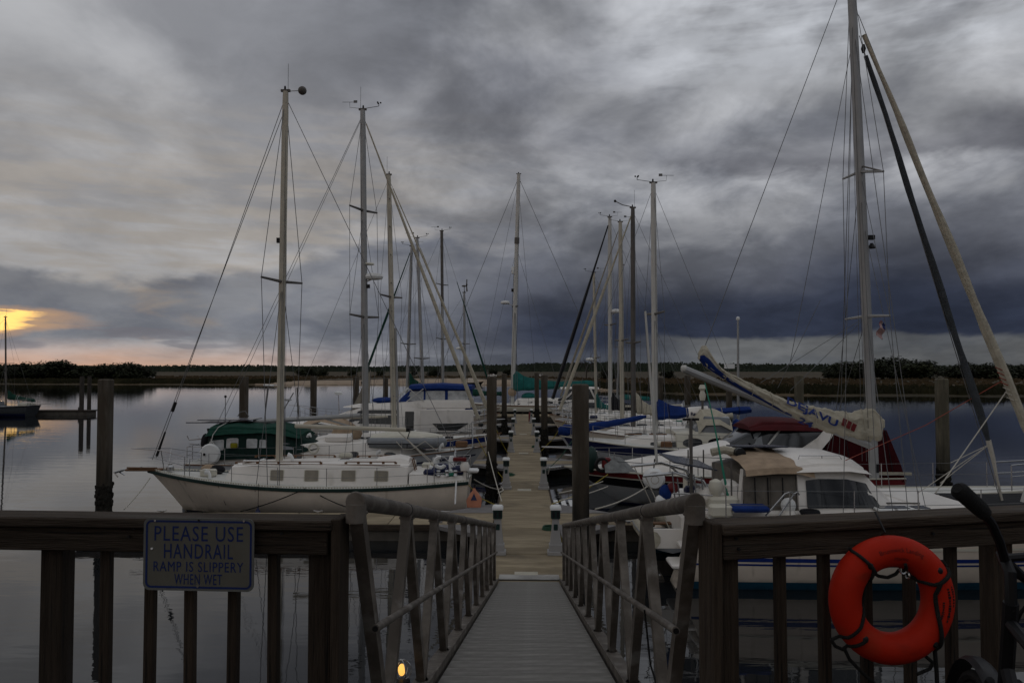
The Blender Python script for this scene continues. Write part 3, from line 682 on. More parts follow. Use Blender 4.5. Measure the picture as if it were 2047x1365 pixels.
# amber bright spot below the left handrail, built as a lit lamp
p = P(803, 1338, 4.75)
lp = thing('caged_lamp', 'small glowing amber lamp with round wire guard outside the left gangway handrail', 'lamp', (p.x, p.y, p.z))
em = bpy.data.materials.new('amber bulb'); em.use_nodes = True
eb = em.node_tree.nodes['Principled BSDF']; eb.inputs['Base Color'].default_value = (1, .6, .2, 1); eb.inputs['Emission Color'].default_value = (1, .52, .10, 1); eb.inputs['Emission Strength'].default_value = 1.1
M().ball((0, 0, 0), .022, 12, 8, (1, 1, 1.6)).out('bulb', em, lp)
for a in range(3):
    g = M(); g.torus((0, 0, 0), .058, .003, 20, 5, 'y'); o = g.out('guard_wire', STEEL, lp); o.rotation_euler = (0, 0, a*pi/3)
M().lathe((0, 0, 0), [(.05, -.10), (.05, -.06), (.03, -.05)], 12).out('lamp_base', PLASTK, lp)
M().tube([(0, 0, -.08), (.0, 0, -.35), (.25, 0, -.45)], .012, 6).out('bracket', STEEL, lp)

# ------------------------------------------------------------------ floating docks
DKZ = 0.45; DXC = 0.105; DW = 0.785; DEND = 70.0
fd = thing('floating_dock', 'long concrete floating dock running straight away from the gangway', 'dock', (DXC, 14.6, 0))
def slab(parent, cx, cy, wx, wy, m=CONC, name='slab'):
    return M().bbox((cx, cy, DKZ-.06), (wx, wy, .12), .012).out(name, m, parent)
y = 0.0; nsl = 19; sl2 = (DEND-14.6)/nsl
for i in range(nsl): slab(fd, 0, i*sl2+sl2/2, 2*DW, sl2-.045)
M().box((0, (DEND-14.6)/2, .14), (2*DW-.08, DEND-14.7, .46)).out('float_body', CONCS, fd, False)
for s_ in (-1, 1): M().box((s_*(DW+.03), (DEND-14.6)/2, DKZ-.09), (.06, DEND-14.6, .14)).out('waler', WOODX, fd, False)
HATCH = mat('hatch plate', (0.40, 0.37, 0.30), .8, var=.15, vscale=4)
for d_ in (15.75, 26.8, 38.6, 50): M().box((-.02, d_-14.6, DKZ+.004), (.46, .42, .014)).out('hatch', HATCH, fd, False)
def finger(Y0, Y1, X0, X1, label, knee=1.6):
    sgn = 1 if X1 > X0 else -1; r = thing('finger_dock', label, 'dock', ((X0+X1)/2, (Y0+Y1)/2, 0), 0, 'finger docks')
    n = 4; L_ = abs(X1-X0); w_ = Y1-Y0
    for i in range(n):
        cx = -L_/2+(i+.5)*L_/n; M().bbox((cx, 0, DKZ-.06), (L_/n-.02, w_, .12), .012).out('slab', CONC, r)
    M().box((0, 0, .14), (L_-.1, w_-.1, .46)).out('float_body', CONCS, r, False)
    for s_ in (-1, 1): M().box((0, s_*(w_/2+.028), DKZ-.09), (L_, .055, .14)).out('waler', WOODX, r, False)
    xi = -sgn*L_/2
    if knee:
        for s_ in (-1, 1):
            M().prism([Vector((xi, s_*(w_/2+.06), DKZ-.10)), Vector((xi+sgn*knee, s_*(w_/2+.06), DKZ-.10)), Vector((xi, s_*(w_/2+.06+knee), DKZ-.10))], (0, 0, .098)).out('knee_plate', CONCK, r, False)
    for q in (-.7, .1, .75):
        for s_ in (-1, 1):
            x_ = q*L_/2; y_ = s_*(w_/2-.12)
            g = M(); g.tube([(x_-.13, y_, DKZ+.075), (x_-.06, y_, DKZ+.06), (x_+.06, y_, DKZ+.06), (x_+.13, y_, DKZ+.075)], .016, 6); g.box((x_, y_, DKZ+.03), (.09, .05, .06)); g.out('cleat', STEEL, r)
    return r
CONCK = mat('knee plate concrete', (0.17, 0.16, 0.155), .9, var=.2, vscale=2)
XL, XR = DXC-DW-.07, DXC+DW+.07
fy = [(20.9, 22.5, 'nearest'), (34.3, 35.4, 'second'), (47.0, 48.0, 'third'), (58.5, 59.5, 'farthest')]
for y0, y1, nm in fy:
    finger(y0, y1, XL, XL-(11.0 if nm == 'nearest' else 12.0), nm+' concrete finger dock on the left, counted from the gangway')
    finger(y0, y1, XR, XR+12.2, nm+' concrete finger dock on the right, counted from the gangway')
th = thing('head_dock', 'cross dock closing the far end of the main walkway', 'dock', (0, 71.6, 0))
for i in range(8): M().bbox((-14+i*4, 0, DKZ-.06), (3.97, 2.9, .12), .012).out('slab', CONC, th)
M().box((0, 0, .14), (31.6, 2.8, .46)).out('float_body', CONCS, th, False)

# ------------------------------------------------------------------ piles
def pile(px, Y, wd, label, top=4.2, m=PILE, crust=True, name='concrete_pile', rnd=False, cat='pile'):
    X = P(px, 760, Y).x
    r = thing(name, label, cat, (X, Y, 0), random.uniform(-.03, .03))
    if rnd: M().tube([(0, 0, -1.5), (0, 0, top)], [wd/2, wd/2*.92], 10).out('shaft', m, r)
    else: M().bbox((0, 0, (top-1.5)/2), (wd, wd, top+1.5), .03).out('shaft', m, r)
    if crust:
        g = M()
        for _ in range(230):
            s_ = random.choice((0, 1, 2, 3)); a = random.uniform(-.5, .5)*wd; z = 1.25*random.random()**1.3
            q = (a, -wd/2) if s_ == 0 else (a, wd/2) if s_ == 1 else (-wd/2, a) if s_ == 2 else (wd/2, a)
            rr_ = random.uniform(.03, .085)*(1.25-z*.5); g.ball((q[0], q[1], z), rr_, 5, 3, (random.uniform(.6, 1.2), random.uniform(.6, 1.2), random.uniform(.9, 1.7)))
        stuff(g.out('oyster_crust', OYST, r, False))
        M().bbox((0, 0, .62), (wd+.012, wd+.012, 1.24), .03).out('wet_band', OYST, r)
    return r
pile(212, 22.4, .325, 'thick oyster crusted concrete pile standing alone in the water on the left')
pile(1160, 18.6, .37, 'tall concrete pile close to the right edge of the walkway, nearest the gangway', 4.13, crust=False)
pile(983, 28.2, .345, 'dark footed concrete pile close to the left edge of the walkway', 4.23)
pile(1088, 44, .36, 'concrete pile on the right of the walkway, second from the gangway', 4.2)
pile(1073, 66, .36, 'concrete pile on the right of the walkway, farthest and slimmest', 4.25)
pile(1008, 57, .36, 'slim concrete pile on the left of the walkway behind the dark footed one', 4.2)
pile(488, 38, .345, 'concrete pile rising behind the green cockpit canvas', 4.15, crust=False)
pile(627, 54, .37, 'concrete pile behind the white boom left of the radar pole', 4.05, crust=False)
pile(712, 68, .45, 'concrete pile just left of the tall grey mast', 3.9, crust=False)
pile(771, 80, .45, 'far concrete pile just left of the cream mast with steps', 3.7, crust=False)
pile(1882, 26, .32, 'pale concrete pile in the water at the far right', 4.18, PILEY)
pile(1597, 40, .36, 'pale concrete pile behind the furled sail with lettering', 4.2, PILEY, crust=False)
pile(1457, 60, .38, 'concrete pile behind the blue boom end', 4.1, crust=False)
pile(1374, 70, .46, 'concrete pile right of the tall white mast', 4.0, crust=False)
pile(1320, 82, .46, 'far dark pile just right of the tall white mast', 3.7, crust=False)
pile(164, 78.7, .45, 'grey timber pile at the end of the low dark dock on the left', 3.85, PILEW, False, 'timber_pile', True)
pile(179, 81, .40, 'black timber pile beside the grey one at the low dark dock', 3.85, PILEW, False, 'timber_pile', True)
hoop = thing('pile_guide', 'black hoop guide holding the dark footed pile to the walkway', 'pile guide', (P(983, 760, 28.2).x, 28.2, DKZ))
M().torus((0, 0, 0), .30, .03, 20, 6, 'z').out('hoop', PLASTK, hoop)
M().box((.42, 0, 0), (.3, .3, .05)).out('plate', STEEL, hoop, False)

# ------------------------------------------------------------------ power pedestals
def pedestal():
    r = thing('power_pedestal', '', 'power pedestal', (0, 0, DKZ), 0, 'power pedestals along the walkway')
    M().bbox((0, 0, .045), (.36, .30, .09), .01).out('base_plinth', PEDG, r)
    M().bbox((0, 0, .16), (.29, .24, .15), .01).out('lower_box', PEDG, r)
    g = M(); g.loft([[Vector((sx*w_, sy*w_*.85, z)) for sx, sy in ((-1, -1), (1, -1), (1, 1), (-1, 1))] for z, w_ in ((.235, .125), (.56, .085), (.78, .075))]); g.out('column', PEDG, r, False)
    M().bbox((0, -.072, .60), (.09, .03, .13), .008).out('socket_box', GREENR, r)
    M().bbox((0, 0, .875), (.20, .20, .19), .01).out('lamp_housing', GREENR, r)
    for s_ in (-1, 1): M().box((s_*.045, -.103, .875), (.05, .008, .12)).out('louvre', PLASTK, r, False)
    g = M(); g.loft([[Vector((sx*w_, sy*w_, z)) for sx, sy in ((-1, -1), (1, -1), (1, 1), (-1, 1))] for z, w_ in ((.97, .118), (.995, .122), (1.03, .118), (1.06, .09))]); g.out('cap', PLASTW, r)
    return r
ped = None
for i, d_ in enumerate((17.5, 27.0, 39.0, 49.5, 60.5)):
    for s_, nm in ((-1, 'left'), (1, 'right')):
        lab = 'white capped green power pedestal, %s of its row on the %s edge of the walkway' % (['nearest', 'second', 'third', 'fourth', 'farthest'][i], nm)
        loc = (DXC+s_*(.63), d_, DKZ)
        if ped is None: ped = pedestal(); ped.location = loc; ped['label'] = lab
        else: dup(ped, loc, lab)
# ------------------------------------------------------------------ boats: shared builders
class Boat:
    def __init__(s, name, label, cat, Y, Xs, Xb, group=None, dy=0.0):
        s.s = 1 if Xb > Xs else -1; s.L = abs(Xb-Xs); s.Y = Y; s.X = Xs
        s.root = thing(name, label, cat, (Xs, Y, 0), 0 if s.s > 0 else pi, group)
        s.near = -s.s                      # local y sign of the side that faces the gangway
    def W(s, px, py, d=None):
        p = P(px, py, s.Y if d is None else d); return Vector(((p.x-s.X)*s.s, (p.y-s.Y)*s.s, p.z))
    def p(s, name, g, m, parent=None, smooth=True): return g.out(name, m, parent or s.root, smooth)
    # hull -------------------------------------------------------------
    def hull(s, hb, fs, fm, fb, rs=.72, boh=1.3, soh=.5, tm=.42, draft=.35, m=None, yo=0.0, bowx=None, deck=DECK, pw=2.1, nm='hull'):
        L = s.L; H = dict(hb=hb)
        def zs(t): return fs*(t-.4)*(t-1)/.4 + fm*t*(t-1)/(-.24) + fb*t*(t-.4)/.6
        def bw(t):
            f = rs+(1-rs)*math.sin(pi/2*t/tm) if t < tm else 1-((t-tm)/(1-tm))**pw
            return max(hb*f, .012)
        def surf(t, u, sd):
            z0 = zs(t); a = lerp(3.0, 1.25, max(0, (t-.35)/.65)); b_ = lerp(.62, .85, t)
            y = bw(t)*(max(0, 1-u**a))**b_
            x = t*L-boh*(u**.9)*t**5+soh*u*(1-t)**4
            return Vector((x, yo+sd*y, z0-u*(z0+draft)))
        def atz(t, z, sd, off=0.0):
            u = (zs(t)-z)/(zs(t)+draft); p_ = surf(t, max(0, min(1, u)), sd); p_.y += sd*off; return p_
        s.zs, s.bw, s.surf, s.atz, s.yo = zs, bw, surf, atz, yo
        nt_, nu = 26, 9
        ts = [i/nt_ for i in range(nt_+1)]
        g = M(); rings = []
        for t_ in ts:
            r = [surf(t_, j/nu, 1) for j in range(nu+1)]+[surf(t_, j/nu, -1) for j in range(nu, -1, -1)]
            rings.append(r)
        g.loft(rings, False, False)
        g.f.append(tuple(range(len(rings[0]))))
        h = s.p(nm, g, m)
        g = M(); rr = []
        for t_ in ts:
            b_ = bw(t_); z = zs(t_)
            rr.append([Vector((t_*L, yo+b_*q, z-.012+.05*b_*(1-q*q))) for q in (1, .6, .2, -.2, -.6, -1)])
        g.loft(rr, False, False); s.p('deck' if nm == 'hull' else 'hull_deck', g, deck)
        return h
    def rub(s, m, r=.03, dz=-.03, h=None, t0=0.0, t1=1.0, nm='rub_rail'):
        ts = [lerp(t0, t1, i/30) for i in range(31)]
        for sd in (-1, 1):
            g = M(); q = []
            for t_ in ts:
                p_ = s.surf(t_, 0, sd); q.append(p_+Vector((0, sd*.008, dz)))
            rings = [[a+Vector((0, sd*.022, -r)), a+Vector((0, sd*.03, 0)), a+Vector((0, sd*.022, r)), a+Vector((0, -sd*.03, r)), a+Vector((0, -sd*.03, -r))] for a in q]
            g.loft(rings, True, True); s.p(nm, g, m)
    def stripe(s, z0, z1, m, t0=0.0, t1=.985, off=.006, nm='stripe', rel=False):
        ts = [lerp(t0, t1, i/36) for i in range(37)]
        for sd in (-1, 1):
            g = M(); rings = []
            for t_ in ts:
                zz = s.zs(t_) if rel else 0
                a, b_ = (zz+z0, zz+z1) if rel else (z0(t_) if callable(z0) else z0, z1(t_) if callable(z1) else z1)
                rings.append([s.atz(t_, lerp(a, b_, j/3), sd, off) for j in range(4)])
            g.loft(rings, False, False); s.p(nm, g, m)
    # loft of rounded sections: cabin trunks, canvas, superstructure ------
    def trunk(s, nm, st, m, yo=0.0, camber=.05, rnd=.07, parent=None):
        st = sorted(st); rings = []
        for x, wb, wt, zb, zt in st:
            r = min(rnd, max(.005, (zt-zb)*.45), wt*.5)
            half = [(wb, zb), (lerp(wb, wt, .5), lerp(zb, zt, .5)), (wt, zt-r), (wt-r*.3, zt-r*.3), (wt-r, zt), (wt*.45, zt+camber*.75)]
            ring = [Vector((x, yo-a, b_)) for a, b_ in half]+[Vector((x, yo, zt+camber))]+[Vector((x, yo+a, b_)) for a, b_ in half[::-1]]
            rings.append(ring)
        o = s.p(nm, M().loft(rings, True, True), m, parent)
        def side(x, v, sd, off):
            for q, e in zip(st, st[1:]):
                if q[0]-1e-6 <= x <= e[0]+1e-6:
                    f = (x-q[0])/max(1e-6, e[0]-q[0]); wb, wt, zb, zt = [lerp(q[i], e[i], f) for i in (1, 2, 3, 4)]
                    r = min(rnd, max(.005, (zt-zb)*.45), wt*.5); return Vector((x, yo+sd*(lerp(wb, wt, v)+off), lerp(zb, zt-r, v)))
            return Vector((x, 0, 0))
        o_side = side
        return o, o_side
    def win(s, side, x0, x1, v0, v1, m, sd, nm='window', off=.006, rake=0.0, rake2=None, rad=.25, parent=None, frame=None, th=.012):
        """rounded window patch set proud of a trunk side"""
        if rake2 is None: rake2 = rake
        def mk(gr, o1, nm_, mm, par):
            w_, h_ = (x1-x0)/2+gr, (v1-v0)/2+gr*.8; rx = min(rad*min(w_*2, .35)+.004, w_*.98); rv = min(rad*h_*1.6+.004, h_*.98); n = 18; cols = []
            for i in range(n+1):
                a = -w_*math.cos(pi*i/n); e_ = max(0, abs(a)-(w_-rx))/rx; hh = h_-rv*(1-math.sqrt(max(0, 1-e_*e_)))
                col = []
                for v in ((v0+v1)/2-hh, (v0+v1)/2, (v0+v1)/2+hh):
                    f = (a+w_)/(2*w_); x = (x0+x1)/2+a+lerp(rake2, rake, f)*(v-v0); col.append((x, v))
                cols.append(col)
            g = M(); rings = []
            for col in cols:
                q = [side(x, v, sd, o1) for x, v in col]; q0 = [side(x, v, sd, -.02) for x, v in col]
                rings.append([q0[0], q[0], q[1], q[2], q0[2]])
            g.loft(rings, True, True)
            return s.p(nm_, g, mm, par)
        o = mk(0, off+th, nm, m, parent)
        if frame: mk(.025, off+th-.006, 'window_frame', frame, o)
        return o
    # rig ----------------------------------------------------------------
    def mast(s, base, top, r, m, flat=.72):
        base, top = Vector(base), Vector(top)
        o = s.p('mast', M().tube([base, lerp(base, top, .55), lerp(base, top, .93), top], [r, r, r*.93, r*.78], 10, True, flat, up=(1, 0, 0)), m)
        s.mb, s.mt, s.mr, s.mm = base, top, r, m
        return o
    def mp(s, f): return lerp(s.mb, s.mt, f)
    def masthead(s, kind, k=1.0):
        t = s.mt
        s.p('masthead_cap', M().box(t+Vector((0, 0, .02)), (.30*k, .09, .07)), ALUD, None, False)
        s.p('masthead_light', M().lathe(t+Vector((.02, 0, 0)), [(.03*k, .05), (.035*k, .09), (.03*k, .16), (.01, .18)], 8), PLASTK)
        if 'a' in kind: s.p('antenna', M().tube([t+Vector((-.08, 0, .05)), t+Vector((-.08, 0, .9*k))], .007*k), WIRE)
        if 'w' in kind:                                        # wind vane and cups on two arms
            g = M(); e = t+Vector((.62*k, 0, .14)); g.tube([t+Vector((.08, 0, .05)), e], .011*k, 5); g.tube([e, e+Vector((0, 0, .12*k))], .012*k, 5)
            for a in range(3): g.ball(e+Vector((math.cos(a*2.1)*.07*k, math.sin(a*2.1)*.07*k, .13*k)), .035*k, 6, 4)
            s.p('wind_cups', g, PLASTK)
            g = M(); e = t+Vector((-.5*k, 0, .10)); g.tube([t+Vector((-.08, 0, .05)), e, e+Vector((0, 0, .2*k))], .008*k, 5); q = e+Vector((0, 0, .2*k))
            g.tube([q+Vector((-.28*k, 0, 0)), q+Vector((.28*k, 0, 0))], .009*k, 4); g.box(q+Vector((.22*k, 0, .02)), (.14*k, .01, .10*k))
            s.p('wind_vane', g, WIRE)
    def spread(s, f, w_, m=ALU, dz=.05):
        out = []; yw = s.s*(-.38 if s.root.location.x < -.5 else .28)    # boats lie a little askew in their berths
        for sd in (-1, 1):
            e = s.mp(f)+Vector((yw*(1 if sd == s.near else -1), sd*w_, dz)); s.p('spreader', M().tube([s.mp(f), e], [s.mr*.45, s.mr*.30], 6), ALUD); out.append(e)
        return out
    def wire(s, pts, r=.008, m=WIRE, nm='shroud', n=4): return s.p(nm, M().tube(pts, r, n), m)
    def rig(s, bow, stern, chain_x, hb, zch, spf=(.45,), spw=.8, genoa=None, gr=.07, r=.008, split=False, topf=.985, spm=None, gtop=.96, gbot=.04):
        tips = [s.spread(f, spw*(1-.15*i), spm or s.mm) for i, f in enumerate(spf)]
        for i, sd in enumerate((-1, 1)):
            ch = Vector((chain_x, sd*hb, zch)); path = [ch]+[t_[i] for t_ in tips]+[s.mp(topf)]
            s.wire(path, r)
            for dx in (-.35, .35): s.wire([ch+Vector((dx, 0, 0)), s.mp(spf[0])], r*.9)
            if len(spf) > 1: s.wire([tips[0][i], s.mp(spf[1])], r*.9)
        bow = Vector(bow); top = s.mp(topf)
        s.wire([bow, top], r, nm='forestay')
        if genoa is not None:
            a, b_ = lerp(bow, top, gbot), lerp(bow, top, gtop)
            pts = [lerp(a, b_, i/14) for i in range(15)]
            rad = [gr*(.75+.5*math.sin(pi*min(1, .25+.9*i/14))**1.0)*(.93+.14*random.random())*(1-.45*(i/14)**2) for i in range(15)]
            s.p('furled_headsail', M().tube(pts, rad, 8), genoa)
            s.p('furler_drum', M().lathe(lerp(bow, top, .02), [(.05, -.06), (.10, -.05), (.10, .05), (.05, .06)], 10), PLASTK)
        if stern is not None:
            stern = Vector(stern)
            if split:
                j = lerp(stern, top, .25); j.y = 0
                s.wire([j, top], r, nm='backstay')
                for sd in (-1, 1): s.wire([stern+Vector((0, sd*hb*.5, 0)), j], r, nm='backstay')
            else: s.wire([stern, top], r, nm='backstay')
    def boom(s, a, b_, r, m):
        s.bo = (Vector(a), Vector(b_)); return s.p('boom', M().tube([a, b_], r, 8), m)
    def cover(s, m, h0=.75, h1=.22, w_=.16, drop=.12, t1=1.0, nm='sail_cover', rise=.0):
        """canvas sail cover: high at the mast, tapering along the boom"""
        a, b_ = s.bo; n = 16; rings = []
        for i in range(n+1):
            f = i/n*t1; c_ = lerp(a, b_, f); hh = lerp(h1, h0, (1-f)**4)*(1+.06*math.sin(i*1.9)); ww = w_*lerp(.7, 1.15, (1-f)**1.5)
            if i == n: hh *= .8
            x = c_.x; ring = []
            for j in range(12):
                q = 2*pi*j/12; ring.append(Vector((x+.03*math.sin(q)*(1 if i in (0, n) else 0), c_.y+math.cos(q)*ww*(.9 if math.sin(q) > 0 else 1)*(1-.55*max(0, math.sin(q))), c_.z+(math.sin(q)*(hh if math.sin(q) > 0 else drop+.03*math.sin(i*2.3))))))
            rings.append(ring)
        o = s.p(nm, M().loft(rings, True, True), m)
        for i in range(2, n-1, 3):
            q = rings[i]; c_ = sum(q, Vector())/12; s.p('cover_tie', M().tube([c_+(v-c_)*1.04 for v in q+q[:1]], .012, 4), ROPEW if i % 2 else CBLACK, o)
        return o
    def clutter(s, n, x0, x1, zf, yf, seed):
        """loose gear on deck: coils, cans, fenders, bags"""
        rs = random.getstate(); random.seed(seed)
        for i in range(n):
            x = random.uniform(x0, x1); y = random.choice((s.near, s.near, -s.near))*random.uniform(.35, 1)*yf(x); z = zf(x); k = random.randrange(6)
            if k == 0: s.p('rope_coil', M().torus((x, y, z+.05), .16, .045, 14, 6, 'z'), random.choice((ROPEW, CBLACK, ROPEG)))
            elif k == 1: s.p('jerry_can', M().bbox((x, y, z+.18), (.30, .18, .36), .05), random.choice((REDP, GREYC, CREAMG)))
            elif k == 2: s.p('fender', M().tube([(x-.25, y, z+.12), (x-.2, y, z+.12), (x+.2, y, z+.12), (x+.25, y, z+.12)], [.04, .11, .11, .04], 9), random.choice((CREAMG, NAVY, GREYC)))
            elif k == 3: s.p('stuff_bag', M().ball((x, y, z+.14), .2, 9, 6, (1.4, .9, .8)), random.choice((CTAN, NAVY, GREYC, CBLACK)))
            elif k == 4: s.vent(x, y, z)
            else: s.p('locker', M().bbox((x, y, z+.12), (.45, .3, .24), .04), random.choice((CREAMG, TEAK, GREYC)))
        random.setstate(rs)
    def halyards(s, n=3, r=.006):
        for i in range(n):
            f = .97-.13*i; d = Vector((-.10-.05*i, (-1)**i*.14, 0)); s.wire([s.mp(f)+d*.4, s.mp(.03)+d], r, nm='halyard')
    # deck gear -----------------------------------------------------------
    def rails(s, t0, t1, n, h=.6, inset=.08, r=.012, wr=.005, sides=(-1, 1), m=STEEL):
        for sd in sides:
            tops = []; mids = []
            for i in range(n):
                t_ = lerp(t0, t1, i/(n-1)); p_ = Vector((t_*s.L, s.yo+sd*max(.03, s.bw(t_)-inset), s.zs(t_)))
                s.p('stanchion', M().tube([p_, p_+Vector((0, 0, h))], r, 5), m); tops.append(p_+Vector((0, 0, h-.01))); mids.append(p_+Vector((0, 0, h*.52)))
            s.p('lifeline', M().tube(tops, wr, 4), WIRE); s.p('lifeline', M().tube(mids, wr, 4), WIRE)
    def pulpit(s, t=.86, h=.62, over=.1, r=.014, m=STEEL):
        L = s.L
        a = [Vector((t*L, s.yo+sd*s.bw(t)*.85, s.zs(t))) for sd in (-1, 1)]; nose = Vector((L+over, s.yo, s.zs(1)+h+.05)); g = M()
        top = [a[0]+Vector((0, 0, h)), Vector((lerp(t, 1, .6)*L, s.yo-s.bw(t)*.5, s.zs(1)+h+.02)), nose, Vector((lerp(t, 1, .6)*L, s.yo+s.bw(t)*.5, s.zs(1)+h+.02)), a[1]+Vector((0, 0, h))]
        g.tube(top, r, 6); lo = [q-Vector((0, 0, h*.45)) for q in top]; lo[2].x -= over; g.tube(lo, r*.8, 5)
        for q, e in ((top[0], a[0]), (top[4], a[1]), (top[1], Vector((lerp(t, 1, .6)*L, s.yo-.12, s.zs(.95)))), (top[3], Vector((lerp(t, 1, .6)*L, s.yo+.12, s.zs(.95))))): g.tube([q, e], r, 5)
        s.p('bow_pulpit', g, m)
    def pushpit(s, t=.10, h=.62, r=.014, m=STEEL):
        g = M(); z = s.zs(0)
        q = [Vector((t*s.L, s.yo-s.bw(t)*.92, s.zs(t)+h)), Vector((.05, s.yo-s.bw(0)*.9, z+h)), Vector((.02, s.yo-s.bw(0)*.5, z+h)), Vector((.02, s.yo+s.bw(0)*.5, z+h)), Vector((.05, s.yo+s.bw(0)*.9, z+h)), Vector((t*s.L, s.yo+s.bw(t)*.92, s.zs(t)+h))]
        g.tube(q, r, 6); g.tube([e-Vector((0, 0, h*.5)) for e in q], r*.8, 5)
        for e in q: g.tube([e, e-Vector((0, 0, h))], r, 5)
        s.p('stern_rail', g, m)
    def hatch(s, x, y, z, w_=.55, m=GLASS):
        o = s.p('hatch', M().bbox((x, y, z), (w_, w_, .06), .02), PLASTW); s.p('hatch_lens', M().bbox((x, y, z+.03), (w_-.1, w_-.1, .03), .01), m, o)
    def winch(s, x, y, z): s.p('winch', M().lathe((x, y, z), [(.075, 0), (.07, .03), (.055, .06), (.055, .12), (.07, .14), (.06, .17)], 10), STEEL)
    def vent(s, x, y, z): s.p('cowl_vent', M().tube([(x, y, z), (x, y, z+.12), (x+.05, y, z+.2), (x+.14, y, z+.22)], [.05, .05, .065, .09], 8), PLASTW)
    def wheel(s, x, y, z, R=.42):
        g = M(); g.torus((x, y, z), R, .014, 24, 6, 'x')
        for i in range(6): a = i*pi/3; g.tube([(x, y, z), (x, y+R*math.cos(a), z+R*math.sin(a))], .008, 4)
        s.p('steering_wheel', g, STEEL); s.p('binnacle', M().lathe((x+.12, y, z-.75), [(.10, 0), (.08, .5), (.11, .8), (.06, .95)], 10), PLASTW)
    def radome(s, f, side, out=.35, dz=0.0, k=1.0):
        p_ = s.mp(f)+Vector((side*out, 0, dz)); s.p('radar_bracket', M().tube([s.mp(f)-Vector((0, 0, .15)), p_-Vector((0, 0, .06))], .03), ALUW)
        s.p('radome', M().lathe(p_, [(.1*k, -.1*k), (.27*k, -.07*k), (.30*k, 0), (.27*k, .09*k), (.1*k, .13*k)], 14), PLASTW)
    def deckz(s, x, inset=.0): return s.zs(x/s.L)

def rope(pts, r, m, label, sag=0.0, name='mooring_line', cat='rope', group=None, n=10):
    a, b_ = Vector(pts[0]), Vector(pts[-1]); q = []
    if len(pts) == 2:
        for i in range(n+1): f = i/n; q.append(lerp(a, b_, f)-Vector((0, 0, sag*4*f*(1-f))))
    else: q = pts
    return tag(M().tube(q, r, 6).out(name, m), label, cat, group)

# ================================================================== LEFT 1: white sloop, green rail
b = Boat('sailboat', 'white sloop with dark green rail and cream mast, nearest on the left', 'sailboat', 25.3, P(940, 960, 25.3).x, P(296, 940, 25.3).x)
L = b.L
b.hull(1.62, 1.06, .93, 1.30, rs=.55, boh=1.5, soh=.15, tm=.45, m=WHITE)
b.rub(GREENR, .048, -.045); b.stripe(-.06, .05, DARKB, nm='boot_stripe')
# slotted toe rail
for sd in (-1, 1):
    g = M()
    for i in range(120):
        t0, t1 = i/122+.004, i/122+.0085
        a, c_ = b.surf(t0, 0, sd), b.surf(t1, 0, sd); g.bar(a+Vector((0, -sd*.012, .035)), c_+Vector((0, -sd*.012, .035)), .012, .05)
    stuff(b.p('toe_rail', g, CREAMG, None, False))
    q = [b.surf(i/40, 0, sd)+Vector((0, -sd*.012, .058)) for i in range(40)]
    b.p('toe_rail_cap', M().tube(q, .010, 4), CREAMG)
X = lambda px: b.W(px, 940, 24.3).x
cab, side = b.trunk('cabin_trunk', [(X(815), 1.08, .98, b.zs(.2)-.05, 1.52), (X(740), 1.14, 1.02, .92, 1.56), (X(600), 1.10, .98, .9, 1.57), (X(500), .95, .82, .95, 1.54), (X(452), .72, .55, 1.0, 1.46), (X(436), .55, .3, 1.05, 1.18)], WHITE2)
for pa, pb_ in ((540, 566), (610, 637), (684, 711), (750, 776)):
    for sd in (-1, 1): b.win(side, X(pb_), X(pa), .32, .86, TANWIN, sd, 'window', frame=CREAMG, rad=.1)
co, cs = b.trunk('cockpit_coaming', [(X(930), .85, .75, 1.0, 1.20), (X(880), 1.0, .9, .96, 1.24), (X(818), 1.1, 1.0, .95, 1.32)], WHITE2, camber=-.02)
sh_, _ = b.trunk('companion_hood', [(X(812), .5, .42, 1.5, 1.66), (X(790), .52, .46, 1.5, 1.74), (X(745), .48, .4, 1.5, 1.66)], WHITE2)
for sx in (-.16, .16): b.p('companion_trim', M().bar((X(815)-.015, sx, 1.66), (X(824), sx, 1.22), .05, .03), TEAK, None, False)
for sd in (-1, 1):
    for x0, x1 in ((X(640), X(470)), (X(790), X(690))):
        g = M(); g.tube([(x0, sd*.92, 1.66), (x1, sd*.86, 1.65)], .016, 5)
        for i in range(5): x_ = lerp(x0, x1, i/4); g.box((x_, sd*.9, 1.62), (.08, .03, .06))
        b.p('grab_rail', g, TEAK)
b.p('teak_trim', M().bar((X(800), b.near*1.0, 1.56), (X(480), b.near*.8, 1.585), .02, .025), TEAK, None, False)
b.hatch(X(486), 0, 1.60); b.hatch(X(676), 0, 1.62, .4); b.vent(X(560)-.2, b.near*.4, 1.58)
mb, mt = b.W(558, 935), b.W(571, 183); mb.y = mt.y = 0
b.mast(mb, mt, .115, ALUC); b.masthead('a')
b.p('mast_step', M().bbox(mb+Vector((0, 0, -.02)), (.34, .3, .12), .03), CREAMG)
bow = b.W(312, 915); bow.y = 0
b.rig(bow, None, mb.x-.1, 1.45, .95, spf=(.49,), spw=.9, r=.011)
b.wire([Vector((.1, .0, 1.1)), b.mp(.985)], .010, nm='backstay'); b.wire([bow+Vector((.12, 0, -.05)), b.mp(.955)], .011, nm='inner_forestay')
b.p('furler', M().tube([lerp(bow, b.mt, .005), lerp(bow, b.mt, .07)], [.045, .03], 8), PLASTK); b.p('furler_swivel', M().tube([lerp(bow, b.mt, .125), lerp(bow, b.mt, .15)], .05, 8), PLASTK)
e = b.W(590, 851); e.y = 0; e2 = b.W(812, 859); e2.y = 0
b.boom(Vector((e.x, 0, e.z)), Vector((e2.x, 0, e2.z)), .065, ALUC)
b.p('boom_end', M().box(Vector((e2.x-.05, 0, e2.z)), (.12, .1, .12)), PLASTK, None, False)
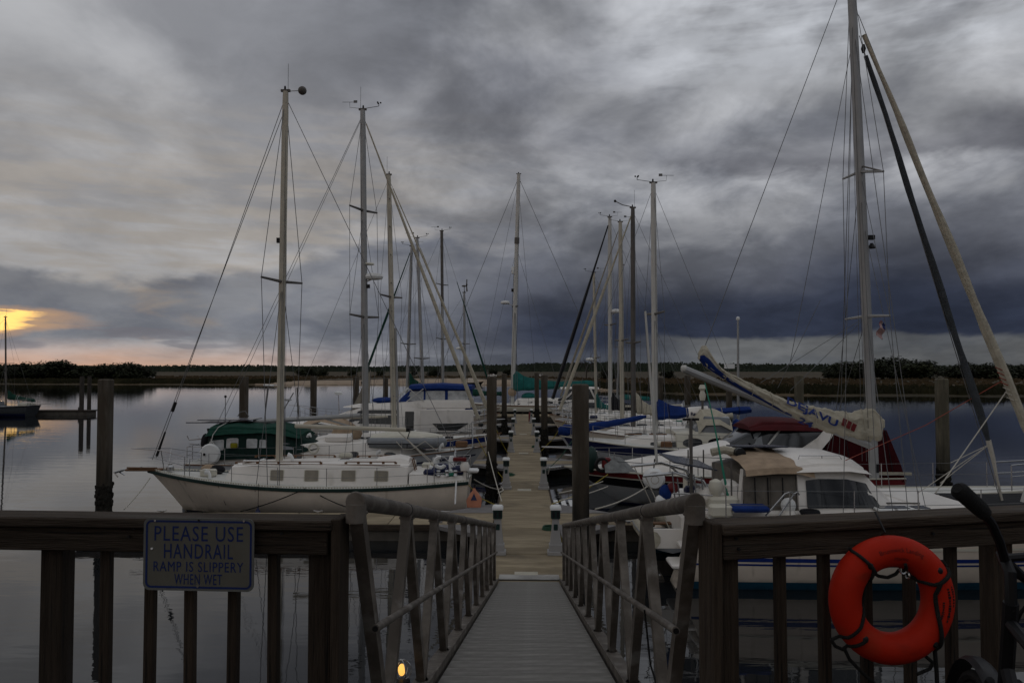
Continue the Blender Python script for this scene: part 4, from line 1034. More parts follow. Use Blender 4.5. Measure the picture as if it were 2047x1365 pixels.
b.p('mainsheet', M().tube([Vector((e2.x+.3, 0, e2.z)), Vector((X(880), b.near*.2, 1.28))], .012), ROPEW)
b.p('mainsheet', M().tube([Vector((e2.x+.3, 0, e2.z)), Vector((X(870), 0, 1.28))], .012), ROPEW)
ball = b.mt+Vector((-.02, 0, 0))
b.p('radar_reflector', M().ball(ball+Vector((-.52*1.0, 0, .02)), .14, 12, 8), ALUD)
b.p('reflector_arm', M().tube([ball, ball+Vector((-.45, 0, .02))], .014), ALU)
b.p('mast_light', M().box(b.mp(.60)+Vector((.14, 0, 0)), (.12, .1, .16)), PLASTK)
b.rails(.12, .84, 6); b.pulpit(.86, .62, .55); b.pushpit()
b.p('bow_platform', M().bbox((L+.12, 0, 1.30), (1.1, .34, .07), .02), TEAK)
for sd in (-1, 1): b.p('anchor', M().tube([(L+.25, sd*.1, 1.36), (L+.75, sd*.1, 1.30), (L+1.0, sd*.16, 1.22), (L+.85, sd*.22, 1.10)], [.03, .03, .05, .02], 6), STEEL)
b.p('bow_chocks', M().bar((L-.35, .15, 1.36), (L+.6, .15, 1.37), .05, .05), TEAK)
b.p('anchor_windlass', M().lathe((L-.7, 0, 1.27), [(.12, 0), (.12, .12), (.07, .18), (.07, .22)], 10), STEEL)
for px in (876, 893, 910): b.winch(X(px), b.near*.92, 1.24)
b.p('seat_cushion', M().bbox((X(925), b.near*.35, 1.33), (.9, .4, .12), .04), PLASTW)
b.p('stern_ladder', M().tube([(X(925), b.near*.5, 1.2), (X(885), b.near*.5, 1.75), (X(868), b.near*.5, 1.82)], .016), STEEL)
b.p('outboard_motor', M().lathe((X(928), b.near*.75, 1.38), [(.03, -.3), (.05, -.02), (.13, 0), (.15, .12), (.10, .26), (.03, .29)], 10), WHITE2)
b.p('red_cushion', M().bbox((X(918), b.near*.8, 1.72), (.42, .1, .14), .03), REDP)
b.p('horseshoe_buoy', M().torus((X(878), b.near*.7, 1.62), .16, .06, 14, 6, 'y', -2.6, 2.6-3.14+2.2), PLASTW)
b.wheel(X(905), 0, 1.55, .38)
# fittings hanging on the near side
nb = b.near
b.p('fender_line', M().tube([Vector((X(531), nb*1.64, 1.1)), Vector((X(531), nb*1.66, .35))], .008), ROPEK)
b.p('conical_fender', M().lathe(Vector((X(531), nb*1.68, .12)), [(.16, 0), (.155, .02), (.10, .13), (.03, .24), (.015, .30)], 10), NAVY)
for px in (340, 440, 520): b.p('dock_line', M().tube([b.atz((X(px))/L, b.zs(X(px)/L)-.06, nb, .02), b.atz(X(px)/L, .35, nb, .03)], .007), ROPEK if px > 350 else ROPEW)
b.p('davit_line', M().tube([Vector((X(912), nb*1.0, 1.1)), Vector((X(912), nb*1.35, .45))], .028), PLASTW)
b.clutter(9, X(935), X(840), lambda x: 1.2, lambda x: .9, 5); b.clutter(4, X(420), X(330), lambda x: b.zs(x/L)+.02, lambda x: max(.1, b.bw(x/L)-.25), 8); b.halyards()
LB1 = b

# ================================================================== LEFT 2: white sloop with green canvas, dinghy on deck
b = Boat('sailboat', 'white sloop with green cockpit canvas and tall grey mast, second on the left', 'sailboat', 30.2, P(398, 930, 30.2).x, P(972, 862, 30.2).x)
L = b.L; X = lambda px: b.W(px, 900, 29.2).x
b.hull(1.75, 1.05, 1.12, 1.60, rs=.78, boh=1.3, soh=-.15, tm=.4, m=GREYG)
b.rub(TEAK, .018, -.01); b.stripe(-.06, .08, DARKB, nm='boot_stripe'); b.stripe(-.34, -.28, NAVY, rel=True)
cab, side = b.trunk('cabin_trunk', [(X(520), 1.2, 1.08, 1.02, 1.42), (X(580), 1.25, 1.1, 1.02, 1.70), (X(640), 1.22, 1.05, 1.05, 1.80), (X(735), 1.05, .9, 1.12, 1.76), (X(800), .8, .62, 1.18, 1.62), (X(845), .5, .3, 1.25, 1.40)], WHITE2)
for pa, pb_ in ((536, 552), (586, 606), (700, 716), (768, 788)):
    for sd in (-1, 1): b.win(side, X(pa), X(pb_), .30, .62, GLASS, sd, 'window', frame=TANWIN, rad=.45)
doghouse, _ = b.trunk('sliding_hatch', [(X(622), .5, .4, 1.75, 1.90), (X(640), .55, .45, 1.75, 1.96), (X(690), .5, .4, 1.75, 1.88)], WHITE2)
b.trunk('cockpit_coaming', [(X(420), 1.15, 1.05, 1.0, 1.28), (X(530), 1.3, 1.2, 1.0, 1.36)], WHITE2, camber=-.02)
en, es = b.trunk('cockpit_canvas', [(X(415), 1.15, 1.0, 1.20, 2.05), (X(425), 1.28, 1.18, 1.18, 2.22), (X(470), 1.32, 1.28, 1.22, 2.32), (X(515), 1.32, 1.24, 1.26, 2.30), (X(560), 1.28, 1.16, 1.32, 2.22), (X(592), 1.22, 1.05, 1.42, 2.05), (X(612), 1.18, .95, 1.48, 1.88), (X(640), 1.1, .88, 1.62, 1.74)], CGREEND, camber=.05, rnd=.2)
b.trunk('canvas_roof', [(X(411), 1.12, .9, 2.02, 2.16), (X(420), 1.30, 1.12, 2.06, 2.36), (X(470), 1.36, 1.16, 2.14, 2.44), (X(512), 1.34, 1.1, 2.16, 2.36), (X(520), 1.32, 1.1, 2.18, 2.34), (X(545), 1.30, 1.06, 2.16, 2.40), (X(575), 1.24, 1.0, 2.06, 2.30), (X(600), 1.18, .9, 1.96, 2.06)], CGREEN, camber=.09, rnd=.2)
for pa, pb_, v0, v1 in ((421, 453, .40, .84), (458, 482, .46, .86), (498, 519, .44, .84), (523, 537, .44, .82)):
    for sd in (-1, 1): b.win(es, X(pa), X(pb_), v0, v1, VINYL, sd, 'vinyl_window', rad=.15)
b.win(es, X(566), X(606), .35, .75, CLEARV, b.near, 'vinyl_window', rad=.15, rake=-.1)
b.p('canvas_bow', M().tube([Vector((X(425), b.near*1.3, 1.5)), Vector((X(432), b.near*1.34, 2.1)), Vector((X(442), b.near*1.3, 2.38)), Vector((X(446), 0, 2.60))], .016), ALUW)
b.p('canvas_bow', M().tube([Vector((X(428), b.near*1.33, 1.95)), Vector((X(446), b.near*1.36, 1.5))], .014), ALUW)
b.p('lifebuoy_case', M().lathe(Vector((X(428), b.near*1.36, 1.42)), [(.05, .13), (.33, .12), (.38, 0), (.33, -.10), (.05, -.12)], 18, 'y'), PLASTW)
b.p('lifebuoy_knob', M().ball(Vector((X(419), b.near*1.50, 1.42)), .05, 8, 5), PLASTK)
b.p('yellow_bag', M().bbox(Vector((X(474), b.near*1.33, 1.72)), (.26, .06, .2), .04), mat('yellow vinyl', (.22, .20, .01), .7))
mb, mt = b.W(731, 865), b.W(725, 220); mb.y = mt.y = 0
b.mast(mb, mt, .12, ALU); b.masthead('wa', 1.0)
bow = b.W(966, 862); bow.y = 0
b.rig(bow, Vector((.1, 0, 1.2)), mb.x-.15, 1.5, 1.1, spf=(.355, .685), spw=.85, genoa=CREAM, gr=.062, r=.009, split=False, gtop=.97)
b.wire([Vector((.1, .6, 1.2)), b.mp(.98)], .008, nm='backstay')
b.radome(.475, 1, .38, 0.05, 1.15); b.p('radar_small', M().lathe(b.mp(.51)+Vector((.2, 0, .1)), [(.15, -.03), (.2, 0), (.15, .05)], 12), CREAMG); b.p('deck_light', M().box(b.mp(.45)+Vector((.14, 0, 0)), (.14, .12, .14)), PLASTK)
b.boom(Vector((mb.x-.2, 0, b.W(722, 830).z)), Vector((X(488), 0, b.W(488, 843).z)), .085, ALU)
b.p('boom_vang', M().tube([b.bo[0]+Vector((-1.6, 0, -.05)), mb+Vector((-.12, 0, .1))], .035), ALU)
b.p('solar_panel', M().box(Vector((X(405), 0, 2.50)), (1.6, 1.2, .035)), SOLAR, None, False)
b.p('bimini_panel', M().box(Vector((X(440), 0, 2.60)), (2.0, 1.3, .03)), SOLAR, None, False)
b.p('stern_antenna', M().tube([Vector((X(421), .4, 1.8)), Vector((X(421), .4, 3.42))], .014), WIRE); b.p('antenna_tip', M().ball(Vector((X(421), .4, 3.44)), .055, 6, 4), PLASTK)
b.p('handle_loop', M().tube([Vector((X(455), 0, 2.7)), Vector((X(460), 0, 2.86)), Vector((X(470), 0, 2.9)), Vector((X(478), 0, 2.7))], .02), WIRE)
g = M(); q = [Vector((X(405), -.5, 1.9)), Vector((X(366), -.5, 1.86)), Vector((X(362), -.5, 2.0))]; g.tube(q, .022); g.tube([v+Vector((0, 1, -.06)) for v in q], .022)
for f in (.2, .5, .8): g.tube([lerp(q[0], q[1], f), lerp(q[0], q[1], f)+Vector((0, 1, -.06))], .016)
g.tube([Vector((X(366), -.5, 1.72)), Vector((X(405), -.5, 1.6))], .016); b.p('stern_davits', g, STEEL)
b.p('wind_steering', M().tube([Vector((X(395), 0, 1.0)), Vector((X(398), 0, 1.9)), Vector((X(396), 0, 2.25))], [.07, .05, .09], 6), PLASTK)
b.p('stern_bundle', M().ball(Vector((X(404), b.near*.7, 1.75)), .28, 9, 6, (.6, .6, 1.3)), CBLACK)
b.p('wind_generator', M().tube([Vector((X(404), .8, 1.2)), Vector((X(400), .8, 2.1))], .03), STEEL)
b.pushpit(); b.pulpit(.88, .62, .2); b.rails(.14, .84, 7)
b.hatch(X(755), 0, 1.78); b.p('raft_canister', M().bbox(Vector((X(672), b.near*.55, 1.92)), (.95, .6, .34), .10), WHITE2)
b.p('life_ring_frame', M().torus(Vector((X(631), b.near*1.28, 1.62)), .17, .035, 14, 6, 'y'), CREAMG)
for px in (552, 606, 690): b.vent(X(px), b.near*.5, 1.82)
b.p('staysail_bag', M().ball(Vector((X(678), .3, 2.05)), .4, 10, 6, (1.5, .8, .9)), CTAN)
b.p('fender', M().tube([Vector((X(873), b.near*1.25, .7)), Vector((X(873), b.near*1.25, 1.3))], [.12, .13], 10), PLASTW)
b.p('bow_line', M().tube([Vector((X(945), b.near*.3, 1.6)), Vector((X(912), b.near*.9, 1.0)), Vector((X(880), b.near*1.4, .6))], .035), WIRE)
b.clutter(10, X(430), X(960), lambda x: b.zs(x/L)+.03, lambda x: max(.1, b.bw(x/L)-.2), 21); b.halyards()
LB2 = b
# upturned inflatable dinghy lashed to that foredeck
p0 = P(815, 880, 30.0)
dg = thing('inflatable_dinghy', 'upturned grey inflatable dinghy with cream bottom lashed on the white foredeck', 'dinghy', (p0.x, p0.y, 1.56))
g = M(); n = 22
def dk(t): return .62*(1-max(0, (t-.55)/.45)**2.4)
rings = []
for i in range(n+1):
    t_ = i/n; w_ = max(.03, dk(t_)); x = -1.32+2.64*t_; zr = .18+.14*math.sin(pi*min(1, t_*1.05))**.7*(1 if t_ < .95 else .6)
    rings.append([Vector((x, a*w_, .30+zr*c_)) for a, c_ in ((-1, 0), (-.85, .55), (-.5, .85), (0, 1.0), (.5, .85), (.85, .55), (1, 0))])
g.loft(rings, False, False); g.out('bottom', CREAMG, dg)
q = [Vector((-1.35, -.66, .22))]+[Vector((-1.32+2.64*i/n, -max(0, dk(i/n))-.02, .22-.10*max(0, i/n-.6))) for i in range(n+1)]; q2 = [Vector((v.x, -v.y, v.z)) for v in q[::-1]]
M().tube(q+q2, .19, 10).out('tube', GREYC, dg)
M().tube([v+Vector((0, -.16 if v.y < 0 else .16, -.03)) for v in q+q2], .03, 6).out('rubbing_strake', PLASTK, dg)
M().tube([Vector((0.1, -.86, .05)), Vector((.1, -.75, .4)), Vector((.1, 0, .68)), Vector((.1, .75, .4)), Vector((.1, .86, .05))], .018, 5).out('lashing', CBLACK, dg)
M().tube([Vector((-.3, -.88, .3)), Vector((0, -.95, .0)), Vector((.3, -.9, .02)), Vector((.75, -.82, .30)), Vector((1.15, -.7, -.05))], .016, 5).out('grab_line', ROPEW, dg)

# ================================================================== background sailboats
def sloop(name, label, Y, pxs, pxb, base, top, mastm, hb=1.55, fb=(1.0, .95, 1.35), hullm=WHITE, stripes=(), rubm=TEAK, spf=(.48,), spw=.8, genoa=None, gr=.07, cov=None, boomp=None,
          head='w', cabm=WHITE2, mr=.10, wm=GLASS, bowp=None, gtop=.96, rad=None, kh=1.0, covh=.75):
    b = Boat('sailboat', label, 'sailboat', Y, P(pxs, 850, Y).x, P(pxb, 850, Y).x, 'sailboats berthed along the walkway')
    L = b.L; b.hull(hb, *fb, m=hullm)
    b.rub(rubm, .022, -.015); b.stripe(-.06, .07, DARKB, nm='boot_stripe')
    for z0, z1, mm in stripes: b.stripe(z0, z1, mm, rel=True)
    mb, mt = b.W(*base), b.W(*top); mb.y = mt.y = 0
    zc = fb[1]+.42; x0 = L*.26; x1 = min(L*.82, mb.x+L*.18)
    cab, side = b.trunk('cabin_trunk', [(x0, hb*.66, hb*.6, fb[1]-.1, zc), (lerp(x0, x1, .4), hb*.7, hb*.62, fb[1]-.1, zc+.04), (lerp(x0, x1, .8), hb*.55, hb*.45, fb[1]-.05, zc-.02), (x1, hb*.3, hb*.2, fb[1], fb[1]+.15)], cabm)
    for f in (.12, .34, .56):
        for sd in (-1, 1): b.win(side, lerp(x0, x1, f), lerp(x0, x1, f+.13), .35, .75, wm, sd, rad=.35, frame=ALU)
    b.trunk('cockpit_coaming', [(L*.06, hb*.6, hb*.55, fb[0]-.05, fb[0]+.22), (x0, hb*.68, hb*.62, fb[1]-.05, fb[1]+.3)], cabm, camber=-.02)
    mb.z = min(mb.z, zc+.05); b.mast(mb, mt, mr, mastm); b.masthead(head, kh)
    bow = b.W(*bowp) if bowp else Vector((L*.985, 0, fb[2]+.05)); bow.y = 0
    b.rig(bow, Vector((.08, 0, fb[0]+.1)), mb.x-.1, hb*.9, b.zs(mb.x/L), spf=spf, spw=spw, genoa=genoa, gr=gr, gtop=gtop)
    if boomp: a, e = boomp; a, e = b.W(*a), b.W(*e); a.y = e.y = 0
    else: a, e = Vector((mb.x-.15, 0, zc+.75)), Vector((max(.6, mb.x-L*.42), 0, zc+.85))
    b.boom(a, e, .06, mastm)
    if cov: b.cover(cov, h0=covh)
    if rad: b.radome(*rad)
    b.rails(.1, .84, 6, r=.014, wr=.007); b.pulpit(.86, .6, .15, r=.018); b.pushpit(r=.018)
    b.clutter(7, L*.05, L*.9, lambda x: b.zs(x/L)+.02, lambda x: max(.1, b.bw(x/L)-.22), int(Y*7)); b.halyards(2, .008)
    b.hatch(lerp(x0, x1, .75), 0, zc+.05); b.winch(L*.2, b.near*hb*.6, fb[0]+.22); b.wheel(L*.12, 0, fb[0]+.6)
    return b
# ---- left row
b = sloop('sailboat', 'white sloop with blue side stripe and cream stepped mast, third on the left', 38.5, 560, 1003, (788, 850), (777, 350), ALUC, hb=1.75, fb=(1.15, 1.05, 1.45), stripes=((-.35, -.10, BLUE),),
      spf=(.52,), spw=.9, genoa=CREAM, gr=.055, head='a', boomp=((775, 832), (625, 838)), cov=None, mr=.125)
b.p('mast_case', M().tube([b.mp(.0)+Vector((.2, 0, .1)), b.mp(.40)+Vector((.17, 0, 0))], .055, 8), ALU)
for i in range(16):
    b.p('mast_step', M().box(b.mp(.08+i*.055)+Vector((.03, (-1)**i*.14, 0)), (.05, .1, .03)), ALUD, None, False)
b.p('tan_awning', M().loft([[Vector((x, y, z+.25*(1-(y/1.2)**2))) for y in (-1.2, -.6, 0, .6, 1.2)] for x, z in ((1.3, 1.75), (2.2, 2.05), (3.0, 1.9), (3.5, 1.6))], False, False), CTAN)
b.p('cockpit_dodger', M().loft([[Vector((x, y, z-.5*abs(y/1.2)**3)) for y in (-1.2, -.8, 0, .8, 1.2)] for x, z in ((.2, 1.7), (.9, 2.1), (1.6, 2.0))], False, False), WHITE2)
b.p('radar_pole', M().tube([Vector((b.W(590, 820).x, .9, 1.2)), Vector((b.W(583, 812).x, .9, 3.6))], .035), ALUD)
g = M(); q = b.W(541, 771); q.y = .5; g.tube([q, q+Vector((-.5, 0, .02))], .05, 7); g.box(q+Vector((.35, 0, .08)), (.28, .02, .22)); g.box(q+Vector((.15, 0, .03)), (.4, .05, .05)); b.p('wind_generator', g, PLASTW)
b.p('generator_pole', M().tube([q+Vector((-.3, 0, 0)), q+Vector((-.45, 0, -1.9))], .03), ALUD)
g = M(); q = b.W(572, 800); q.y = .3
for k_ in range(3): g.tube([q+Vector((-.3, k_*.06, -.6)), q+Vector((.25, k_*.06, .35))], .015, 5)
g.lathe(q, [(.1, -.04), (.2, 0), (.15, .06)], 10); b.p('antenna_cluster', g, ALU)
LB3 = b

# motor yacht with blue bimini
b = Boat('motor_yacht', 'white motor yacht with blue flybridge awning behind the left sailboats', 'motor yacht', 44.5, P(948, 850, 44.5).x, P(585, 850, 44.5).x)
L = b.L; X = lambda px: b.W(px, 830, 43).x; Z = lambda py: b.W(800, py).z
b.hull(1.9, 1.2, 1.25, 1.75, rs=.9, boh=1.2, soh=0, tm=.35, m=WHITE2, pw=2.6); b.rub(NAVY, .03, -.04); b.stripe(-.06, .10, NAVY, nm='boot_stripe')
cab, side = b.trunk('main_cabin', [(X(930), 1.7, 1.6, 1.1, 2.45), (X(835), 1.7, 1.55, 1.1, 2.45), (X(725), 1.6, 1.4, 1.2, 2.45), (X(690), 1.45, 1.2, 1.3, 2.2), (X(655), 1.2, .9, 1.4, 1.85), (X(640), .9, .6, 1.5, 1.6)], WHITE2, rnd=.12)
for pa, pb_, v0, v1, rk in ((798, 692, .34, .74, -.6), (796, 712, .82, .98, -.3)):
    b.win(side, X(pa), X(pb_), v0, v1, GLASS, b.near, rake=rk, rake2=0, rad=.1)
b.win(side, X(800), X(690), .42, .80, GLASS, -b.near, rake=-.5, rake2=0, rad=.1)
for sd in (-1, 1): b.win(side, X(828), X(810), .05, .92, GLASS, sd, 'side_door', rad=.05)
fl, fs_ = b.trunk('flybridge_coaming', [(X(940), 1.6, 1.55, 2.42, 2.85), (X(850), 1.55, 1.5, 2.42, 2.85), (X(790), 1.4, 1.3, 2.42, 2.70), (X(700), 1.2, 1.0, 2.42, 2.55), (X(680), .9, .7, 2.42, 2.46)], WHITE2, camber=.0)
b.p('awning_valance', M().box(Vector((X(897), 0, Z(817))), (abs(X(940)-X(852)), 3.1, .16)), CBLUE, None, False)
fe, fes = b.trunk('flybridge_enclosure', [(X(938), 1.42, 1.36, 2.8, 3.45), (X(870), 1.42, 1.36, 2.8, 3.45), (X(820), 1.35, 1.2, 2.75, 3.42), (X(805), 1.3, 1.0, 2.75, 3.1), (X(795), 1.25, .9, 2.72, 2.85)], CBLUE, camber=.02)
for pa, pb_ in ((936, 895), (889, 850), (846, 812)):
    for sd in (-1, 1): b.win(fes, X(pa), X(pb_), .08, .93, VINYL, sd, 'vinyl_window', rad=.08)
b.trunk('awning', [(X(943), 1.5, 1.42, 3.40, 3.60), (X(880), 1.5, 1.42, 3.46, 3.70), (X(817), 1.42, 1.36, 3.42, 3.62)], CBLUE, camber=.06, rnd=.09)
for pa, pb_, za, zb in ((818, 848, 3.45, 2.75), (846, 812, 3.45, 2.75)): b.p('awning_strut', M().tube([Vector((X(pa), b.near*1.47, za)), Vector((X(pb_), b.near*1.5, zb))], .022), ALUW)
b.p('windscreen_brace', M().bar(Vector((X(815), b.near*1.38, 3.5)), Vector((X(782), b.near*1.3, 2.7)), .06, .10), PLASTW, None, False)
b.p('aft_panel', M().bbox(Vector((X(895), b.near*1.9, 1.75)), (abs(X(940)-X(835)), .06, 1.2), .02), WHITE2)
b.p('aft_window', M().prism([Vector((X(866), b.near*1.94, 1.62)), Vector((X(880), b.near*1.94, 1.25)), Vector((X(915), b.near*1.94, 1.25)), Vector((X(938), b.near*1.94, 1.62))], (0, b.near*.012, 0)), GLASS, None, False)
b.p('radar_pole', M().tube([Vector((X(668), .3, 1.9)), Vector((X(666), .3, Z(788)))], .02), STEEL); b.p('radome', M().lathe(Vector((X(666), .3, Z(786))), [(.1, -.08), (.2, -.06), (.21, .05), (.17, .1), (.05, .12)], 14), PLASTW)
b.p('flybridge_cover', M().ball(Vector((X(760), .2, 2.78)), .3, 10, 6, (2.4, 1.6, .6)), CBLUE)
b.p('bow_anchor_roller', M().bbox(Vector((L-.1, 0, 1.8)), (.8, .3, .1), .03), STEEL)
b.rails(.35, .92, 8, h=.7, r=.014); b.pulpit(.88, .7, .2)
b.p('helm_seat', M().bbox(Vector((X(905), b.near*.5, 3.0)), (.5, .5, .6), .1), CREAM)

bg5 = sloop('sailboat', 'sloop with pale grey mast and green furled headsail slanting left, behind the motor yacht', 53, 905, 712, (812, 800), (823, 492), ALU, hb=1.5, spf=(.42,), genoa=CGREEN, gr=.07, head='w', boomp=((818, 776), (880, 776)), cov=CGREEN, bowp=(722, 770), gtop=.97, covh=1.1)
q0, q1, q2 = bg5.W(741, 738), bg5.W(704, 818), bg5.W(738, 818); [setattr(v, 'y', 0) for v in (q0, q1, q2)]
bg5.p('folded_headsail', M().loft([[q0+Vector((0, y*.05, 0)), lerp(q0, q1, f)*1.0+Vector((0, y, 0)), lerp(q0, q2, f)+Vector((0, y*.6, 0))] for f, y in ((.2, -.06), (.6, -.1), (1, -.14), (1, .14), (.6, .1), (.2, .06))], True, True), TANWIN)
sloop('sailboat', 'sloop with slim grey mast just left of the dark topped mast', 50, 690, 985, (848, 800), (834, 476), ALU, hb=1.5, spf=(.33,), genoa=CREAM, gr=.05, head='w', cov=CGREEN)
b = sloop('sailboat', 'sloop with dark topped mast and green edged headsail on the left', 58.5, 720, 1000, (886, 805), (883, 462), ALU, hb=1.6, spf=(.40, .70), genoa=CGREEN, gr=.06, head='w', bowp=(985, 790), gtop=.70, cov=CGREEN, boomp=((880, 792), (960, 788)))
b.p('mast_top_section', M().tube([b.mp(.58), b.mp(1.0)], b.mr*1.08, 10, True, .76, up=(1, 0, 0)), ALUD)
b = sloop('sailboat', 'small sloop with short grey mast carrying a wind generator, farthest on the left', 66, 780, 1000, (930, 800), (928, 585), ALU, hb=1.5, spf=(.55,), genoa=None, head='', rad=(.50, -1, .45, .1, 1.0), cov=CGREEN, boomp=((935, 788), (1010, 788)))
g = M(); q = b.mt+Vector((0, 0, .55)); g.tube([b.mt, q], .03, 5); g.lathe(q, [(.05, -.2), (.09, 0), (.03, .22)], 8, 'x')
for a in range(5): a2 = a*2*pi/5+.4; g.bar(q+Vector((.2, 0, 0)), q+Vector((.22, .55*math.cos(a2), .55*math.sin(a2))), .09, .02)
b.p('wind_generator', g, ALUD)

# yacht across the end of the walkway
b = Boat('sailboat', 'long yacht with teal sail cover and white mast across the end of the walkway', 'sailboat', 76, P(1240, 820, 76).x, P(850, 820, 76).x)
L = b.L; X = lambda px: b.W(px, 800).x
b.hull(2.2, 1.25, 1.15, 1.6, rs=.65, boh=2.0, soh=.8, m=CREAMG); b.rub(TEAK, .05, -.03); b.stripe(.05, .62, BLACKP, nm='topside_band'); b.stripe(-.05, .06, REDP, nm='boot_stripe')
cab, side = b.trunk('cabin_trunk', [(X(1180), 1.3, 1.2, 1.1, 1.75), (X(1085), 1.4, 1.3, 1.1, 1.8), (X(1035), 1.3, 1.1, 1.1, 1.75), (X(1028), 1.1, .8, 1.15, 1.35)], WHITE2, rnd=.12)
for pa, pb_ in ((1040, 1032), (1064, 1049), (1100, 1085), (1130, 1115)): b.win(side, X(pa), X(pb_), .3, .8, GLASS, b.near, rad=.3, frame=TANWIN)
mb, mt = b.W(1024, 815), b.W(1037, 348); mb.y = mt.y = 0
b.mast(mb, mt, .20, ALUW); b.masthead('', 1.6)
b.rig(Vector((L*.985, 0, 1.7)), Vector((.2, 0, 1.4)), mb.x-.2, 2.0, 1.2, spf=(.43,), spw=.35, r=.02)
b.wire([b.mp(.98), Vector((L*.75, 0, 1.4))], .012, nm='inner_forestay'); b.wire([b.mp(.68), Vector((X(960), 0, 1.4))], .012, nm='inner_forestay'); b.wire([b.mp(.95), Vector((X(1075), -1.5, 1.3))], .013, nm='running_backstay'); b.wire([b.mp(.68), Vector((X(1125), 1.5, 1.3))], .013, nm='running_backstay')
b.p('radar_reflector', M().lathe(b.mp(.585)+Vector((.3, 0, 0)), [(.12, -.35), (.14, -.3), (.14, .3), (.1, .35)], 8), PLASTW)
b.p('mast_lamp', M().box(b.mp(.50)+Vector((.3, 0, 0)), (.2, .2, .3)), PLASTK); b.p('mast_band', M().tube([b.mp(.70), b.mp(.725)], .24, 10), ALUD)
b.radome(.44, 1, .95, .15, 1.5)
b.boom(Vector((mb.x-.1, 0, b.W(1024, 776).z)), Vector((X(1188), 0, b.W(1188, 768).z)), .13, ALUW)
b.cover(CTEAL, h0=1.75, h1=.40, w_=.36, drop=.28)
b.p('mast_winches', M().lathe(Vector((mb.x, 0, 2.3)), [(.25, -.3), (.4, -.1), (.42, .2), (.25, .45)], 10), CTAN)
b.p('hatch_cover', M().ball(Vector((X(1057), 0, 1.95)), .55, 10, 6, (1.3, 1, .7)), CTEAL)
b.rails(.08, .86, 9, h=.75, r=.02, wr=.01); b.pulpit(.88, .75, .3, r=.025); b.pushpit(h=.75, r=.025)

# ---- right row
b = sloop('sailboat', 'sloop with navy striped hull and blue sail covers lettered in the middle, right row', 33.4, 1520, 1118, (1310, 872), (1306, 366), ALUW, hb=1.7, fb=(1.25, 1.30, 1.75), hullm=GREYG, stripes=((-.42, -.05, NAVY),), rubm=CREAMG,
      spf=(.48,), spw=.8, head='w', kh=1.1, mr=.125, cov=None, boomp=((1313, 832), (1500, 818)), wm=GLASS)
L = b.L; X = lambda px: b.W(px, 860, 32.2).x
b.cover(CBLUE, h0=.74, h1=.14, w_=.24, drop=.16)
a, e = b.bo; f0, f1 = .33, .54
rings = []
for i in range(7):
    f = lerp(f0, f1, i/6); c_ = lerp(a, e, f); rings.append([c_+Vector((0, math.cos(q*pi/6)*.27, math.sin(q*pi/6)*(.28 if q <= 6 else .30))) for q in range(12)])
wc = b.p('white_sleeve', M().loft(rings, True, True), WHITE2)
me = text_mesh('Raymarine', .19, bold=.006, ext=.002); xx = [v.co.x for v in me.vertices]; cc = lerp(a, e, (f0+f1)/2+.015)
for v in me.vertices: v.co = (cc.x+v.co.x*b.s, b.near*(.272+v.co.z)+0*v.co.y, cc.z-.02+v.co.y)
letters(me, NAVY, wc)
b.p('white_sleeve_end', M().tube([lerp(a, e, .56)+Vector((0, b.near*.12, -.26)), lerp(a, e, .80)+Vector((0, b.near*.12, -.20))], [.12, .14], 10), CREAM)
# club-footed staysail under a blue cover
p0, p1 = b.W(1116, 862), b.W(1292, 832); p0.y = p1.y = 0
b.p('staysail_boom', M().tube([p0, p1], .05, 8), ALUW)
rings = []
for i in range(15):
    f = i/14; c_ = lerp(p0, p1, f); r_ = lerp(.36, .13, min(1, f*1.15)**.7)*(1+.08*math.sin(i*2.2))*(.55 if i in (0, 14) else 1)
    rings.append([c_+Vector((0, math.cos(j*pi/5)*r_*.75, math.sin(j*pi/5)*r_*.8-.05*math.sin(pi*f))) for j in range(10)])
b.p('staysail_cover', M().loft(rings, True, True), CBLUE)
ch, cs = b.trunk('aft_cabin', [(X(1462), 1.35, 1.25, 1.2, 1.95), (X(1400), 1.4, 1.28, 1.2, 1.98), (X(1352), 1.35, 1.2, 1.2, 1.92)], CREAMG, rnd=.12)
for pa, pb_ in ((1402, 1364), (1458, 1414)):
    for sd in (-1, 1): b.win(cs, X(pb_), X(pa), .28, .82, GLASS, sd, rad=.4, frame=TEAK)
b.p('dodger', M().loft([[Vector((X(px), y, z-.6*abs(y/1.3)**4)) for y in (-1.3, -1.0, -.5, 0, .5, 1.0, 1.3)] for px, z in ((1464, 2.62), (1440, 2.86), (1410, 2.84), (1396, 2.5))], False, False), CREAM)
b.trunk('dodger_screen', [(X(1460), 1.2, 1.15, 1.9, 2.55), (X(1410), 1.2, 1.1, 1.9, 2.6), (X(1392), 1.15, .9, 1.9, 2.1)], CLEARV)
for i in range(3): b.p('grab_rail', M().tube([Vector((X(1250+50*i), b.near*.9, 1.86)), Vector((X(1285+50*i), b.near*.95, 1.86))], .025), TEAK)
b.p('mizzen_gear', M().tube([Vector((X(1416), .2, 2.0)), Vector((X(1416), .2, b.W(1416, 770).z))], .05), ALUD)
b.p('gear_head', M().lathe(Vector((X(1416), .2, b.W(1416, 776).z)), [(.1, -.5), (.14, -.3), (.08, -.1), (.16, 0), (.1, .15)], 9), CREAMG)
b.p('blue_stern_cover', M().ball(Vector((X(1481), b.near*.6, 1.9)), .38, 9, 6, (.7, .8, 1.5)), CBLUE)
b.p('orange_horseshoe', M().bbox(Vector((X(1496), b.near*.8, 2.1)), (.16, .1, .5), .05), mat('amber foam', (.22, .11, .02), .7))
RB3 = b
